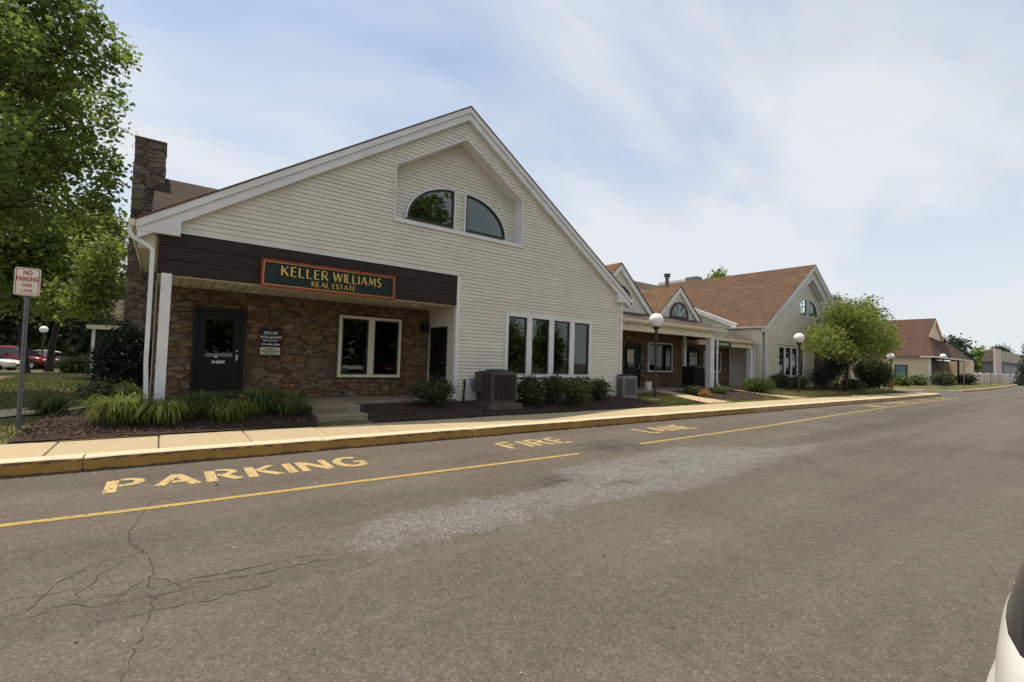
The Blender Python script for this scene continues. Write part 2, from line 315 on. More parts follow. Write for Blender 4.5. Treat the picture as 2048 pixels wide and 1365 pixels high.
tar = ell(7.1,6.05,.85,.4,-.1)*1.1+ell(7.3,6.6,.8,.3)*.5+ell(4.35,4.75,.38,.16,.2)+ell(5.1,4.25,.5,.13,-.15)*.9+ell(12.5,4.6,1.2,.3)*.6+ell(17,4.7,3.2,.42)*.75+ell(24,5.0,4,.5)*.7+ell(34,5.4,7,.5)*.45+ell(6.9,4.8,.7,.25)*.35
verts = np.stack([X.ravel(), Y.ravel(), np.zeros(X.size)], 1).tolist(); faces = [(i*ny+j, (i+1)*ny+j, (i+1)*ny+j+1, i*ny+j+1) for i in range(nx-1) for j in range(ny-1)]
n0 = len(verts)
verts += [(-400,-300,0),(500,-300,0),(500,-3,0),(46,-3,0),(-4,-3,0),(-400,-3,0),(500,8.36,0),(46,8.36,0),(-4,8.36,0),(-400,8.36,0)]
faces += [(n0,n0+1,n0+2,n0+3,n0+4,n0+5),(n0+3,n0+2,n0+6,n0+7),(n0+5,n0+4,n0+8,n0+9)]
road = mesh_obj('road', verts, faces, [], org=(0,0,0)); road['kind'] = 'structure'
for nm, arr in (('wear', wear.ravel()), ('tar', tar.ravel())):
    at = road.data.attributes.new(nm, 'FLOAT', 'POINT'); at.data.foreach_set('value', np.concatenate([np.clip(arr, -3, 3), np.full(10, -3. if nm == 'wear' else 0.)]))
def asphalt(name, with_attr):
    m = bpy.data.materials.new(name); m.use_nodes = True; t = m.node_tree; b = t.nodes['Principled BSDF']; N = t.nodes.new; L = t.links.new
    b.inputs['Roughness'].default_value = .85; b.inputs['Specular IOR Level'].default_value = .3
    co = N('ShaderNodeTexCoord').outputs['Object']
    def noise(sc, det=4, ro=.5):
        n = N('ShaderNodeTexNoise'); n.inputs['Scale'].default_value = sc; n.inputs['Detail'].default_value = det; n.inputs['Roughness'].default_value = ro; L(co, n.inputs[0]); return n.outputs[0]
    def ramp(src, stops):
        r = N('ShaderNodeValToRGB'); e = r.color_ramp.elements
        while len(e) < len(stops): e.new(.5)
        for i, (p, c) in enumerate(stops): e[i].position = p; e[i].color = (*c, 1) if len(c) == 3 else c
        L(src, r.inputs[0]); return r.outputs[0]
    def mixc(f, a, c, bt='MIX'):
        k = N('ShaderNodeMix'); k.data_type = 'RGBA'; k.blend_type = bt
        for s, i in ((f, 0), (a, 6), (c, 7)):
            if isinstance(s, (int, float)): k.inputs[i].default_value = s
            elif isinstance(s, tuple): k.inputs[i].default_value = (*s, 1)
            else: L(s, k.inputs[i])
        return k.outputs[2]
    base = ramp(noise(.55, 5), [(.3, (.085,.074,.0615)), (.7, (.107,.094,.079))])
    vg = N('ShaderNodeTexVoronoi'); vg.inputs['Scale'].default_value = 72; L(co, vg.inputs[0])
    grain = ramp(vg.outputs['Color'], [(.0, (.60,.60,.61)), (.35, (.89,.89,.89)), (.7, (1.05,1.045,1.03)), (1.0, (1.60,1.56,1.49))])
    base = mixc(1.0, base, grain, 'MULTIPLY')
    ms_ = N('ShaderNodeMapping'); ms_.inputs['Scale'].default_value = (.06, 1.1, 1); L(co, ms_.inputs[0]); ns_ = N('ShaderNodeTexNoise'); ns_.inputs['Scale'].default_value = 1.0; ns_.inputs['Detail'].default_value = 4; L(ms_.outputs[0], ns_.inputs[0])
    base = mixc(1.0, base, ramp(ns_.outputs[0], [(.36, (.86,.86,.87)), (.62, (1.09,1.08,1.07))]), 'MULTIPLY')
    oil = ramp(noise(.9, 3, .5), [(.66, (0,0,0)), (.74, (.32,.32,.32))]); base = mixc(oil, base, (.045,.041,.038))
    base = mixc(1.0, base, ramp(noise(9, 4), [(.3, (.88,.88,.88)), (.7, (1.1,1.1,1.1))]), 'MULTIPLY')
    vo = N('ShaderNodeTexVoronoi'); vo.inputs['Scale'].default_value = 26; L(co, vo.inputs[0])
    base = mixc(ramp(vo.outputs['Distance'], [(.045, (1,1,1)), (.09, (0,0,0))]), base, mixc(ramp(vo.outputs['Color'], [(.55, (0,0,0)), (.62, (1,1,1))]), base, (.30,.27,.22)))
    if with_attr:
        aw = N('ShaderNodeAttribute'); aw.attribute_name = 'wear'; at = N('ShaderNodeAttribute'); at.attribute_name = 'tar'
        def madd(a, k, c):
            q = N('ShaderNodeMath'); q.operation = 'MULTIPLY_ADD'; L(a, q.inputs[0]); q.inputs[1].default_value = k
            if isinstance(c, (int, float)): q.inputs[2].default_value = c
            else: L(c, q.inputs[2])
            return q.outputs[0]
        e = madd(noise(3.2, 8, .70), 1.0, -.45); e = madd(aw.outputs['Fac'], 1.0, e)
        wf = ramp(e, [(0.0, (0,0,0)), (.15, (.62,.62,.62)), (.6, (1,1,1))])
        wf = mixc(1.0, wf, ramp(noise(2.1, 7, .6), [(.30, (.35,.35,.35)), (.52, (1,1,1))]), 'MULTIPLY')
        agg = mixc(1.0, (.142,.141,.138), ramp(vg.outputs['Color'], [(.0, (.30,.30,.30)), (.4, (.80,.80,.80)), (.75, (1.2,1.2,1.2)), (1.0, (2.3,2.3,2.3))]), 'MULTIPLY')
        base = mixc(wf, base, agg)
        tf = mixc(1.0, at.outputs['Fac'], ramp(noise(3.3, 7, .65), [(.34, (0,0,0)), (.60, (1,1,1))]), 'MULTIPLY')
        tf2 = N('ShaderNodeMath'); tf2.operation = 'MINIMUM'; L(tf, tf2.inputs[0]); tf2.inputs[1].default_value = .85
        base = mixc(tf2.outputs[0], base, (.034,.030,.027))
    L(base, b.inputs['Base Color'])
    bp = N('ShaderNodeBump'); bp.inputs['Strength'].default_value = .35; bp.inputs['Distance'].default_value = .004; L(noise(85, 3, .6), bp.inputs['Height']); L(bp.outputs[0], b.inputs['Normal'])
    return m
MT['asphalt'] = asphalt('asphalt', True); MT['asphalt_plain'] = asphalt('asphalt_plain', False)
road.data.materials.append(MT['asphalt'])
G().add([(44.3,8.352,-.004),(400,8.352,-.004),(400,200,-.004),(44.3,200,-.004)], [(0,1,2,3)]).obj('driveway', MT['asphalt_plain'])['kind'] = 'structure'
G().add([(-80,45,-.06),(10,45,-.06),(10,140,-.06),(-80,140,-.06)], [(0,1,2,3)]).obj('parking_lot', MT['asphalt_plain'])['kind'] = 'structure'

# worn yellow road paint
def paintmat(name, c, lose):
    m = mat(name, c, tuple(x*.85 for x in c), 7, .8, .3, 80); t = m.node_tree; b = t.nodes['Principled BSDF']; o = t.nodes['Material Output']
    n = t.nodes.new('ShaderNodeTexNoise'); n.inputs['Scale'].default_value = 24; n.inputs['Detail'].default_value = 8; n.inputs['Roughness'].default_value = .7; co = t.nodes.new('ShaderNodeTexCoord'); t.links.new(co.outputs['Object'], n.inputs[0])
    r = t.nodes.new('ShaderNodeValToRGB'); r.color_ramp.elements[0].position = lose; r.color_ramp.elements[1].position = lose+.06; t.links.new(n.outputs[0], r.inputs[0])
    tr = t.nodes.new('ShaderNodeBsdfTransparent'); ms = t.nodes.new('ShaderNodeMixShader'); t.links.new(r.outputs[0], ms.inputs[0]); t.links.new(tr.outputs[0], ms.inputs[1]); t.links.new(b.outputs[0], ms.inputs[2]); t.links.new(ms.outputs[0], o.inputs[0])
    return m
MT['paint_y'] = paintmat('yellow_letter_paint', (.46,.345,.165), .39); MT['paint_l'] = paintmat('yellow_line_paint', (.38,.27,.09), .385)
def ribbon(pts, wd, z, m, name):
    g = G(); vs = []
    for i, p in enumerate(pts):
        a = Vector(pts[max(i-1,0)]); b = Vector(pts[min(i+1,len(pts)-1)]); d = (b-a).normalized(); n = Vector((-d.y, d.x)); ww = wd[i] if isinstance(wd, list) else wd
        vs += [(p[0]+n.x*ww/2, p[1]+n.y*ww/2, z), (p[0]-n.x*ww/2, p[1]-n.y*ww/2, z)]
    g.add(vs, [(2*i+1, 2*i+3, 2*i+2, 2*i) for i in range(len(pts)-1)]); return g.obj(name, m, road)
ribbon([(-14,6.2),(-1.1,6.16),(0,6.10),(2,6.07),(6.05,5.99)], .10, .004, MT['paint_l'], 'lane_line')
ribbon([(7.93,6.11),(13.3,6.23),(21.5,6.66),(30,6.95),(38.2,7.18),(44.4,7.3)], .10, .004, MT['paint_l'], 'lane_line')

# stroke lettering shared by signs and stencils ------------------------------------------------
def arc(cx, cy, rx, ry, a0, a1, n=8): return [(cx+rx*math.cos(R(a0+(a1-a0)*i/n)), cy+ry*math.sin(R(a0+(a1-a0)*i/n))) for i in range(n+1)]
GL = {  # width, strokes (polyline, thick?)
 'I': (.0, [([(0,0),(0,1)],1)]), 'L': (.46, [([(0,0),(0,1)],1),([(0,0),(.46,0)],0)]),
 'E': (.46, [([(0,0),(0,1)],1),([(0,1),(.44,1)],0),([(0,.52),(.38,.52)],0),([(0,0),(.46,0)],0)]),
 'F': (.46, [([(0,0),(0,1)],1),([(0,1),(.46,1)],0),([(0,.52),(.38,.52)],0)]),
 'T': (.62, [([(.31,0),(.31,1)],1),([(0,1),(.62,1)],0)]),
 'K': (.60, [([(0,0),(0,1)],1),([(.03,.46),(.55,1)],0),([(.15,.58),(.60,0)],1)]),
 'P': (.50, [([(0,0),(0,1)],1),([(0,1)]+arc(.24,.75,.26,.25,90,-90,7)+[(0,.5)],0)]),
 'R': (.56, [([(0,0),(0,1)],1),([(0,1)]+arc(.24,.76,.26,.24,90,-90,7)+[(0,.52)],0),([(.22,.52),(.56,0)],1)]),
 'A': (.74, [([(.37,1),(.74,0)],1),([(0,0),(.37,1)],0),([(.15,.33),(.6,.33)],0)]),
 'N': (.62, [([(0,0),(0,1)],0),([(0,1),(.62,0)],1),([(.62,0),(.62,1)],0)]),
 'M': (.86, [([(.04,0),(.12,1)],0),([(.12,1),(.43,.12)],1),([(.43,.12),(.74,1)],0),([(.74,1),(.84,0)],1)]),
 'W': (1.10, [([(0,1),(.28,0)],1),([(.28,0),(.55,1)],0),([(.55,1),(.82,0)],1),([(.82,0),(1.10,1)],0)]),
 'S': (.44, [(arc(.22,.76,.2,.22,35,230,7)+arc(.20,.26,.23,.25,75,-140,8)[1:],1)]),
 'G': (.66, [(arc(.38,.5,.37,.49,50,320,12),1),([(.66,.12),(.66,.44),(.45,.44)],0)]),
 'O': (.70, [(arc(.35,.5,.35,.49,0,360,18),1)]), ' ': (.22, [])}
def strip(pl, w0):
    n = len(pl); L_, R_ = [], []
    for i in range(n):
        a = Vector(pl[max(i-1,0)]); b = Vector(pl[min(i+1,n-1)]); d = (b-a).normalized(); q = Vector((-d.y, d.x))*w0/2; p = Vector(pl[i]); L_.append(p+q); R_.append(p-q)
    return L_, R_
def lettering(text, height, wid, thick, thin, gap=.14, stencil=0.0):
    # yields per glyph a list of quad-strips in metres, laid out left to right, scaled to total width wid
    x = 0; outg = []; adv = []
    for ch in text: adv.append((x, GL[ch])); x += GL[ch][0]+gap+.12
    tot = max(x-gap-.12, .01); sx = (wid/height)/tot
    for (x0, (_, st)) in adv:
        gl = []
        for k, (pl, tk) in enumerate(st):
            p2 = [((x0+p[0])*sx*height, p[1]*height) for p in pl]
            if stencil and k > 0 and len(p2) >= 2:
                a, b = Vector(p2[0]), Vector(p2[1]); d = (b-a).normalized(); p2[0] = tuple(a+d*stencil)
                if len(p2) > 3: a, b = Vector(p2[-1]), Vector(p2[-2]); p2[-1] = tuple(a+(b-a).normalized()*stencil)
            gl.append(strip(p2, (thick if tk else thin)*height))
        outg.append(gl)
    return outg
def road_word(word, x0, y0, wid, h, drop=0):
    for gi, gl in enumerate(lettering(word, h, wid, .19, .17, gap=.2, stencil=.07)):
        if not gl: continue
        g = G()
        for k, (l, r) in enumerate(gl):
            n = len(l); g.add([(x0+p.x, y0+p.y, .005+.0012*k) for q in zip(l, r) for p in q], [(2*i+1, 2*i+3, 2*i+2, 2*i) for i in range(n-1)])
        g.obj('painted_letter', MT['paint_y'], road)
road_word('PARKING', -.40, 6.95, 2.95, .62); road_word('FIRE', 5.30, 6.93, 1.50, .58); road_word('LANE', 9.5, 6.93, 1.85, .66)
road_word('NO', 26.6, 7.05, .9, .66); road_word('PARKING', 30.2, 7.3, 3.2, .6); road_word('FIRE', 36.4, 7.4, 1.7, .6); road_word('LANE', 40.6, 7.5, 1.9, .6)

# cracks traced on the asphalt
rc = random.Random(3)
def crack(px, wmin, wmax, ox=0, oy=980, s=3.103):
    P = [gz(ox+a/s, oy+b/s, 0) for a, b in px]; pts = []
    for a, b in zip(P, P[1:]):
        L = (b-a).length; n = max(2, int(L/.045)); d = (b-a); nn = Vector((-d.y, d.x, 0)).normalized()
        for i in range(n): pts.append(a+d*(i/n)+nn*rc.gauss(0, .011))
    pts.append(P[-1]); n = len(pts)
    ribbon([(p.x, p.y) for p in pts], [rc.uniform(wmin*.3, wmax*.8)*(.35+.65*math.sin(math.pi*min(1, (i+1)/n*1.0))) for i in range(n)], .0022+rc.random()*.001, MT['crack'], 'crack')
crack([(960,50),(905,110),(850,210),(795,265),(830,340),(890,385),(930,430),(955,470),(945,540),(935,600),(940,660),(960,680),(945,730),(930,800),(890,860),(880,910),(830,970),(810,1030),(800,1110),(745,1195)], .008, .022)
crack([(890,385),(790,410),(640,445),(470,520),(380,575),(310,620),(240,675),(160,760),(0,800)], .006, .014)
crack([(790,410),(740,465),(620,520),(560,580),(510,630),(450,710)], .006, .015)
crack([(2048,378),(1900,410),(1720,450),(1500,495),(1300,535),(1220,545),(1110,580),(1040,560),(945,545),(860,580),(780,630),(725,695)], .007, .018)
crack([(2048,425),(1900,460),(1700,500),(1500,540),(1200,580),(1110,580)], .005, .016)
crack([(1250,600),(1100,630),(930,665),(720,700),(560,735),(440,715),(330,735),(200,790),(0,840)], .006, .015)
crack([(1900,540),(1700,580),(1500,630),(1300,690),(1110,720),(960,750),(800,800),(620,820),(580,760)], .005, .014)
crack([(0,690),(240,660),(480,620),(540,600)], .004, .010)
crack([(800,640),(660,660),(520,690),(440,712)], .004, .010)
crack([(1110,580),(1108,630)], .005, .012); crack([(620,820),(605,860)], .005, .012)
crack([(190,505),(230,470),(330,462),(500,440),(560,405),(640,385),(740,380),(780,400),(690,430)], .006, .016, 900, 820, 2.926)
crack([(0,765),(90,735),(230,730),(290,690),(430,680),(480,655),(560,640)], .005, .014, 900, 820, 2.926)
crack([(800,440),(900,490),(990,492),(1040,470)], .005, .012, 900, 820, 2.926)

# ---------------------------------------------------------------- kerb, sidewalk, lawns
def kerbpaint(name, c, cover):
    m = mat(name, c, tuple(x*.8 for x in c), 5, .8, .35, 40); t = m.node_tree; b = t.nodes['Principled BSDF']; N = t.nodes.new; L = t.links.new
    co = N('ShaderNodeTexCoord'); sp = N('ShaderNodeSeparateXYZ'); L(co.outputs['Object'], sp.inputs[0])
    mpn = N('ShaderNodeMapping'); mpn.inputs['Scale'].default_value = (5, 5, 14); L(co.outputs['Object'], mpn.inputs[0])
    n = N('ShaderNodeTexNoise'); n.inputs['Scale'].default_value = 1.0; n.inputs['Detail'].default_value = 7; n.inputs['Roughness'].default_value = .65; L(mpn.outputs[0], n.inputs[0])
    # scuffed along the upper edge, dirty at the foot
    zr = N('ShaderNodeValToRGB'); e = zr.color_ramp.elements; e[0].position = .0; e[0].color = (.62,.62,.62,1); e[1].position = 1; e[1].color = (.40,.40,.40,1)
    for p, v in ((.15,.45), (.30,.18), (.62,.16), (.80,.46)):
        q = e.new(p); q.color = (v, v, v, 1)
    mr = N('ShaderNodeMapRange'); mr.inputs[2].default_value = KZ; L(sp.outputs[2], mr.inputs[0]); L(mr.outputs[0], zr.inputs[0])
    ad = N('ShaderNodeMath'); ad.operation = 'ADD'; L(n.outputs[0], ad.inputs[0]); L(zr.outputs[0], ad.inputs[1])
    r = N('ShaderNodeValToRGB'); r.color_ramp.elements[0].position = cover; r.color_ramp.elements[1].position = cover+.05; L(ad.outputs[0], r.inputs[0])
    mx = N('ShaderNodeMix'); mx.data_type = 'RGBA'; L(r.outputs[0], mx.inputs[0]); L(b.inputs['Base Color'].links[0].from_socket, mx.inputs[6]); mx.inputs[7].default_value = (.10,.065,.040,1); L(mx.outputs[2], b.inputs['Base Color'])
    return m
MT['kerb_y'] = kerbpaint('kerb_yellow', (.36,.20,.05), .88); MT['kerb_f'] = kerbpaint('kerb_faded', (.40,.26,.13), .93)
kerb = root('kerb', (0, KY, 0), None, None); kerb['kind'] = 'structure'
rk = random.Random(5); xk = -.76-3.05*5
while xk < 44:
    x1 = min(xk+3.05, 44.2); g = G(); dz = rk.uniform(-.004, .004); dy = rk.uniform(-.008, .008)
    a, b = xk+.008, x1-.008; nseg = 10
    prof = [(KY+.006,-.05),(KY,0),(KY+.012,KZ-.04),(KY+.022,KZ-.014),(KY+.045,KZ),(KY+.25,KZ+.003),(KY+.25,-.05)]
    vs = []; fs = []; mi = []
    for i in range(nseg+1):
        x = a+(b-a)*i/nseg; wob = .006*math.sin(x*3.1)+rk.uniform(-.003,.003)
        end = .012 if i in (0, nseg) else 0
        for j, (y, z) in enumerate(prof): vs.append((x, y+dy+(wob if j < 5 else 0)+(end if j in (2,3) else 0), z+dz-(end if j in (3,4) else 0)))
    for i in range(nseg):
        for j in range(6): fs.append((i*7+j, (i+1)*7+j, (i+1)*7+j+1, i*7+j+1)); mi.append(0 if j < 3 else 1)
    fs += [tuple(range(6,-1,-1)), tuple(range(nseg*7, nseg*7+7))]; mi += [1, 1]
    ow = Vector((ORG[kerb].x, ORG[kerb].y, 0))
    mesh_obj('kerb_section', vs, fs, [MT['kerb_y'] if xk < 17 else MT['kerb_f'], MT['kerbtop']], kerb, midx=mi)
    xk = x1
    if x1 >= 44.2: break
# rounded kerb end by the driveway
g = G(); vs = []
NA = 10
for i in range(NA+1):
    t = R(-90+90*i/NA); 
    for rr, z in ((.8, -.05), (.8, KZ-.02), (.77, KZ), (.55, KZ+.003)): vs.append((44.2+rr*math.cos(t)*1.6, KY+.8+rr*math.sin(t), z))
fs = [(i*4+j, (i+1)*4+j, (i+1)*4+j+1, i*4+j+1) for i in range(NA) for j in range(3)]
mesh_obj('kerb_section', vs, fs, [MT['kerb_f'], MT['kerbtop']], kerb, midx=[0 if k % 3 == 0 else 1 for k in range(len(fs))])
sw = root('sidewalk', (0, 9.2, .19), None, None); sw['kind'] = 'structure'
rs = random.Random(9); xs = .03-1.22*13
while xs < 44.6:
    g = G(); z = KZ+rs.uniform(-.004,.004); t = rs.uniform(-.003,.003); x0, x1, y0, y1 = xs+.007, xs+1.213, KY+.256, SWB
    b_ = .012
    g.add([(x0,y0,0),(x1,y0,0),(x1,y1,0),(x0,y1,0),(x0,y0,z-b_),(x1,y0,z-b_),(x1,y1,z-b_),(x0,y1,z-b_),(x0+b_,y0+b_,z+t),(x1-b_,y0+b_,z-t),(x1-b_,y1-b_,z-t+.004),(x0+b_,y1-b_,z+t+.004)],
          [(0,1,5,4),(1,2,6,5),(2,3,7,6),(3,0,4,7),(4,5,9,8),(5,6,10,9),(6,7,11,10),(7,4,8,11),(8,9,10,11)])
    g.obj('slab', MT['sidewalk'], sw); xs += 1.22
G().box(-16, 44.9, KY+.26, SWB-.01, .05, KZ-.022).obj('joint_bed', MT['mulch'], sw)
# lawn terrain (one sheet)
lx = np.concatenate([np.arange(-90,-14,8), np.arange(-14,20,.4), np.arange(20,44.31,.9)]); ly = np.concatenate([np.arange(9.8,16,.35), np.arange(16,56,1.2), np.arange(56,150,12)])
vs = [(x, y, hz(x,y)+.012*noise2(x*2.3,y*2.3)) for x in lx for y in ly]; m_ = len(ly)
lawn = mesh_obj('lawn', vs, [(i*m_+j, (i+1)*m_+j, (i+1)*m_+j+1, i*m_+j+1) for i in range(len(lx)-1) for j in range(m_-1)], MT['soil'], smooth=True, org=(0,0,0)); lawn['kind'] = 'structure'
def sheet(name, poly_y, x0, x1, dz, m, nx_=40, ny_=8, kind='structure', lump=.012, fn=None):
    # sheet following the terrain between the curves poly_y(x) = (ya, yb)
    vs = []; 
    for i in range(nx_+1):
        x = x0+(x1-x0)*i/nx_; ya, yb = poly_y(x)
        for j in range(ny_+1):
            y = ya+(yb-ya)*j/ny_; e = min(1, 4*min(j, ny_-j)/ny_, 4*min(i, nx_-i)/nx_); vs.append((x, y, (fn or hz)(x,y)+dz*(.2+.8*e)+.02*lump/.012*e*abs(noise2(x*4,y*4))*.6+.012))
    o = mesh_obj(name, vs, [(i*(ny_+1)+j, (i+1)*(ny_+1)+j, (i+1)*(ny_+1)+j+1, i*(ny_+1)+j+1) for i in range(nx_) for j in range(ny_)], m, smooth=True)
    if kind: o['kind'] = kind
    return o
bedA = lambda x: (9.86+(.0 if x > -1.2 else 0), 11.36 if x > -.35 else 12.6+.5*math.sin(x))
sheet('mulch_bed', lambda x: (9.87, 11.37), -.4, 2.6, .05, MT['mulch'], 30, 14)
sheet('mulch_bed', lambda x: (9.87, 11.37), 3.74, 14.7, .05, MT['mulch'], 60, 14)
sheet('mulch_bed', lambda x: (9.87, 12.7+.9*ss(-1.9,-.5,x)), -1.75+.0, -.42, .05, MT['mulch'], 16, 18)
sheet('mulch_bed', lambda x: (13.75+.6*ss(-2,-.5,x), 15.6), -2.4, -.2, .04, MT['mulch'], 16, 10)
sheet('mulch_bed', lambda x: (10.95-.5*math.sin((x-18.6)/5.4*math.pi), 12.75), 18.6, 24.0, .05, MT['mulch'], 30, 12)
sheet('mulch_bed', lambda x: (12.1-.3*math.sin((x-24.2)/18*math.pi), 13.25), 25.0, 42.0, .04, MT['mulch'], 50, 8)
# mulch chips as loose stuff
def scatter_quads(name, pts, size, m, rngs, parent=None, flat=.5, aspect=2.2):
    rg = np.random.default_rng(rngs); n = len(pts); P = np.asarray(pts)
    ax = rg.normal(size=(n,3)); ax[:,2] *= flat; ax /= np.linalg.norm(ax, axis=1)[:,None]; b2 = rg.normal(size=(n,3)); b2[:,2] *= flat; b2 -= ax*(ax*b2).sum(1)[:,None]; b2 /= np.linalg.norm(b2, axis=1)[:,None]
    s = size*(rg.uniform(.5,1.4,n))[:,None]; V = np.stack([P-ax*s, P-b2*s/aspect, P+ax*s, P+b2*s/aspect], 1).reshape(-1,3)
    return quads_obj(name, V, n, m, np.repeat(rg.random(n), 4), parent)
def quads_obj(name, V, n, m, lv, parent=None, org=None):
    if org is None: org = ORG[parent] if parent is not None else Vector(((V[:,0].min()+V[:,0].max())/2, (V[:,1].min()+V[:,1].max())/2, V[:,2].min()))
    me = bpy.data.meshes.new(name); me.vertices.add(len(V)); me.vertices.foreach_set('co', (V-np.array(org)).ravel()); me.loops.add(4*n); me.loops.foreach_set('vertex_index', np.arange(4*n, dtype=np.int32))
    me.polygons.add(n); me.polygons.foreach_set('loop_start', np.arange(0,4*n,4,dtype=np.int32)); me.polygons.foreach_set('loop_total', np.full(n,4,dtype=np.int32)); me.update(calc_edges=True)
    a = me.attributes.new('lv','FLOAT','POINT'); a.data.foreach_set('value', lv.astype(np.float32)); me.materials.append(m)
    o = bpy.data.objects.new(name, me); link(o, parent, org); return o
rg = np.random.default_rng(11)
def chipz(x, y): return hz(x,y)+.075
cp = []
for (x0,x1,y0,y1,n) in ((-1.7,-.4,9.95,12.8,3000),(-.4,2.6,9.95,11.3,2500),(3.8,14.6,9.95,11.3,4500),(18.9,23.8,10.7,12.6,1500)):
    for _ in range(n):
        x, y = rg.uniform(x0,x1), rg.uniform(y0,y1); cp.append((x,y,chipz(x,y)+rg.uniform(-.02,.012)))
tag(scatter_quads('mulch_chips', cp, .028, MT['chips'], 4, flat=.35, aspect=3), 'loose dark brown bark chips covering the planting beds', 'mulch', kind='stuff')
# grass blades
def grass(name, regions, label, seed):
    rg = np.random.default_rng(seed); Vs = []; 
    for (ok, x0, x1, y0, y1, n, h) in regions:
        xs_ = rg.uniform(x0,x1,n); ys_ = rg.uniform(y0,y1,n)
        for x, y in zip(xs_, ys_):
            if not ok(x, y): continue
            z = hz(x,y)-.01; a = rg.uniform(0,6.28); d = np.array([math.cos(a), math.sin(a), 0]); q = np.array([-d[1], d[0], 0]); hh = h*rg.uniform(.5,1.3); wd = .006*(1+y/14); lean = rg.uniform(.1,.7)*hh
            p = np.array([x,y,z]); Vs += [p-q*wd, p+q*wd, p+q*wd*.5+d*lean*.5+np.array([0,0,hh*.7]), p-q*wd*.1+d*lean+np.array([0,0,hh])]
    V = np.array(Vs); n = len(V)//4
    return tag(quads_obj(name, V, n, MT['grass'], np.repeat(rg.random(n), 4)), label, 'grass', kind='stuff')
inpath = lambda x, y: abs(y-(13.2+ (x+2.1)*1.15)) < .72 and x < -.9
grass('grass_blades', [(lambda x,y: (x < -1.75 or y > 13) and not inpath(x,y) and not (x > -2.4 and 13.9 < y < 15.6), -5, -1.0, 9.95, 30, 22000, .06),
                       (lambda x,y: y < 11.6+.25*(x-13.5) and not(17.0 < x < 18.8 and y > 10) , 13.6, 18.0, 9.9, 12.2, 9000, .06),
                       (lambda x,y: y < 10.95-.5*math.sin((x-18.6)/5.4*math.pi) or x > 24.3, 18.3, 44, 9.9, 12.2, 16000, .06)],
      'short dry green grass of the lawns beside the sidewalk', 21)
# concrete walks
def walk(name, pts_l, pts_r, dz=.03):
    vs = []
    for (a, b) in zip(pts_l, pts_r):
        for k in range(5): p = Vector(a).lerp(Vector(b), k/4); vs.append((p.x, p.y, hz(p.x,p.y)+dz))
    n = len(pts_l); o = mesh_obj(name, vs, [(i*5+k, i*5+k+1, (i+1)*5+k+1, (i+1)*5+k) for i in range(n-1) for k in range(4)], MT['sidewalk']); o['kind'] = 'structure'; return o
walk('path', [(-6,8.9+.8),(-2.35,12.75),(-1.6,13.45),(-.8,14.2)], [(-7,10.6),(-2.65,14.1),(-1.8,14.9),(-1.2,15.3)])
def porch_walk(x): return x
walk('path', [(16.9,9.86),(17.35,11.2),(17.6,12.0),(17.7,12.95)], [(18.7,9.86),(18.75,11.2),(18.8,12.0),(18.9,12.95)], .02)
walk('path', [(24.2,9.86),(24.4,10.8),(24.0,12.0),(23.6,12.9)], [(26.2,9.86),(25.6,10.8),(24.8,12.0),(24.4,12.9)], .02)

# grit, seed husks and blown leaves lying on the road, most of it in the gutter
rgd = np.random.default_rng(33); dp = [(x, KY-.01-abs(rgd.normal(0,.10)), .006) for x in rgd.uniform(-3,30,700)]+[(rgd.uniform(-2,16), rgd.uniform(1.2,8.0), .006) for _ in range(160)]
tag(scatter_quads('road_litter', dp, .013, leafmat('litter', (.10,.07,.04), (.42,.34,.20), .0, .9), 34, flat=.25, aspect=1.8), 'fine dry leaf litter and grit scattered on the road', 'litter', kind='stuff')
lf = [gz(433,971), gz(8,952)]
tag(scatter_quads('fallen_leaves', [(p_.x,p_.y,.012) for p_ in lf for _ in range(3)], .035, MT['lily_dark'], 35, flat=.3, aspect=1.6), 'few fallen green leaves lying on the asphalt', 'leaves', kind='stuff')

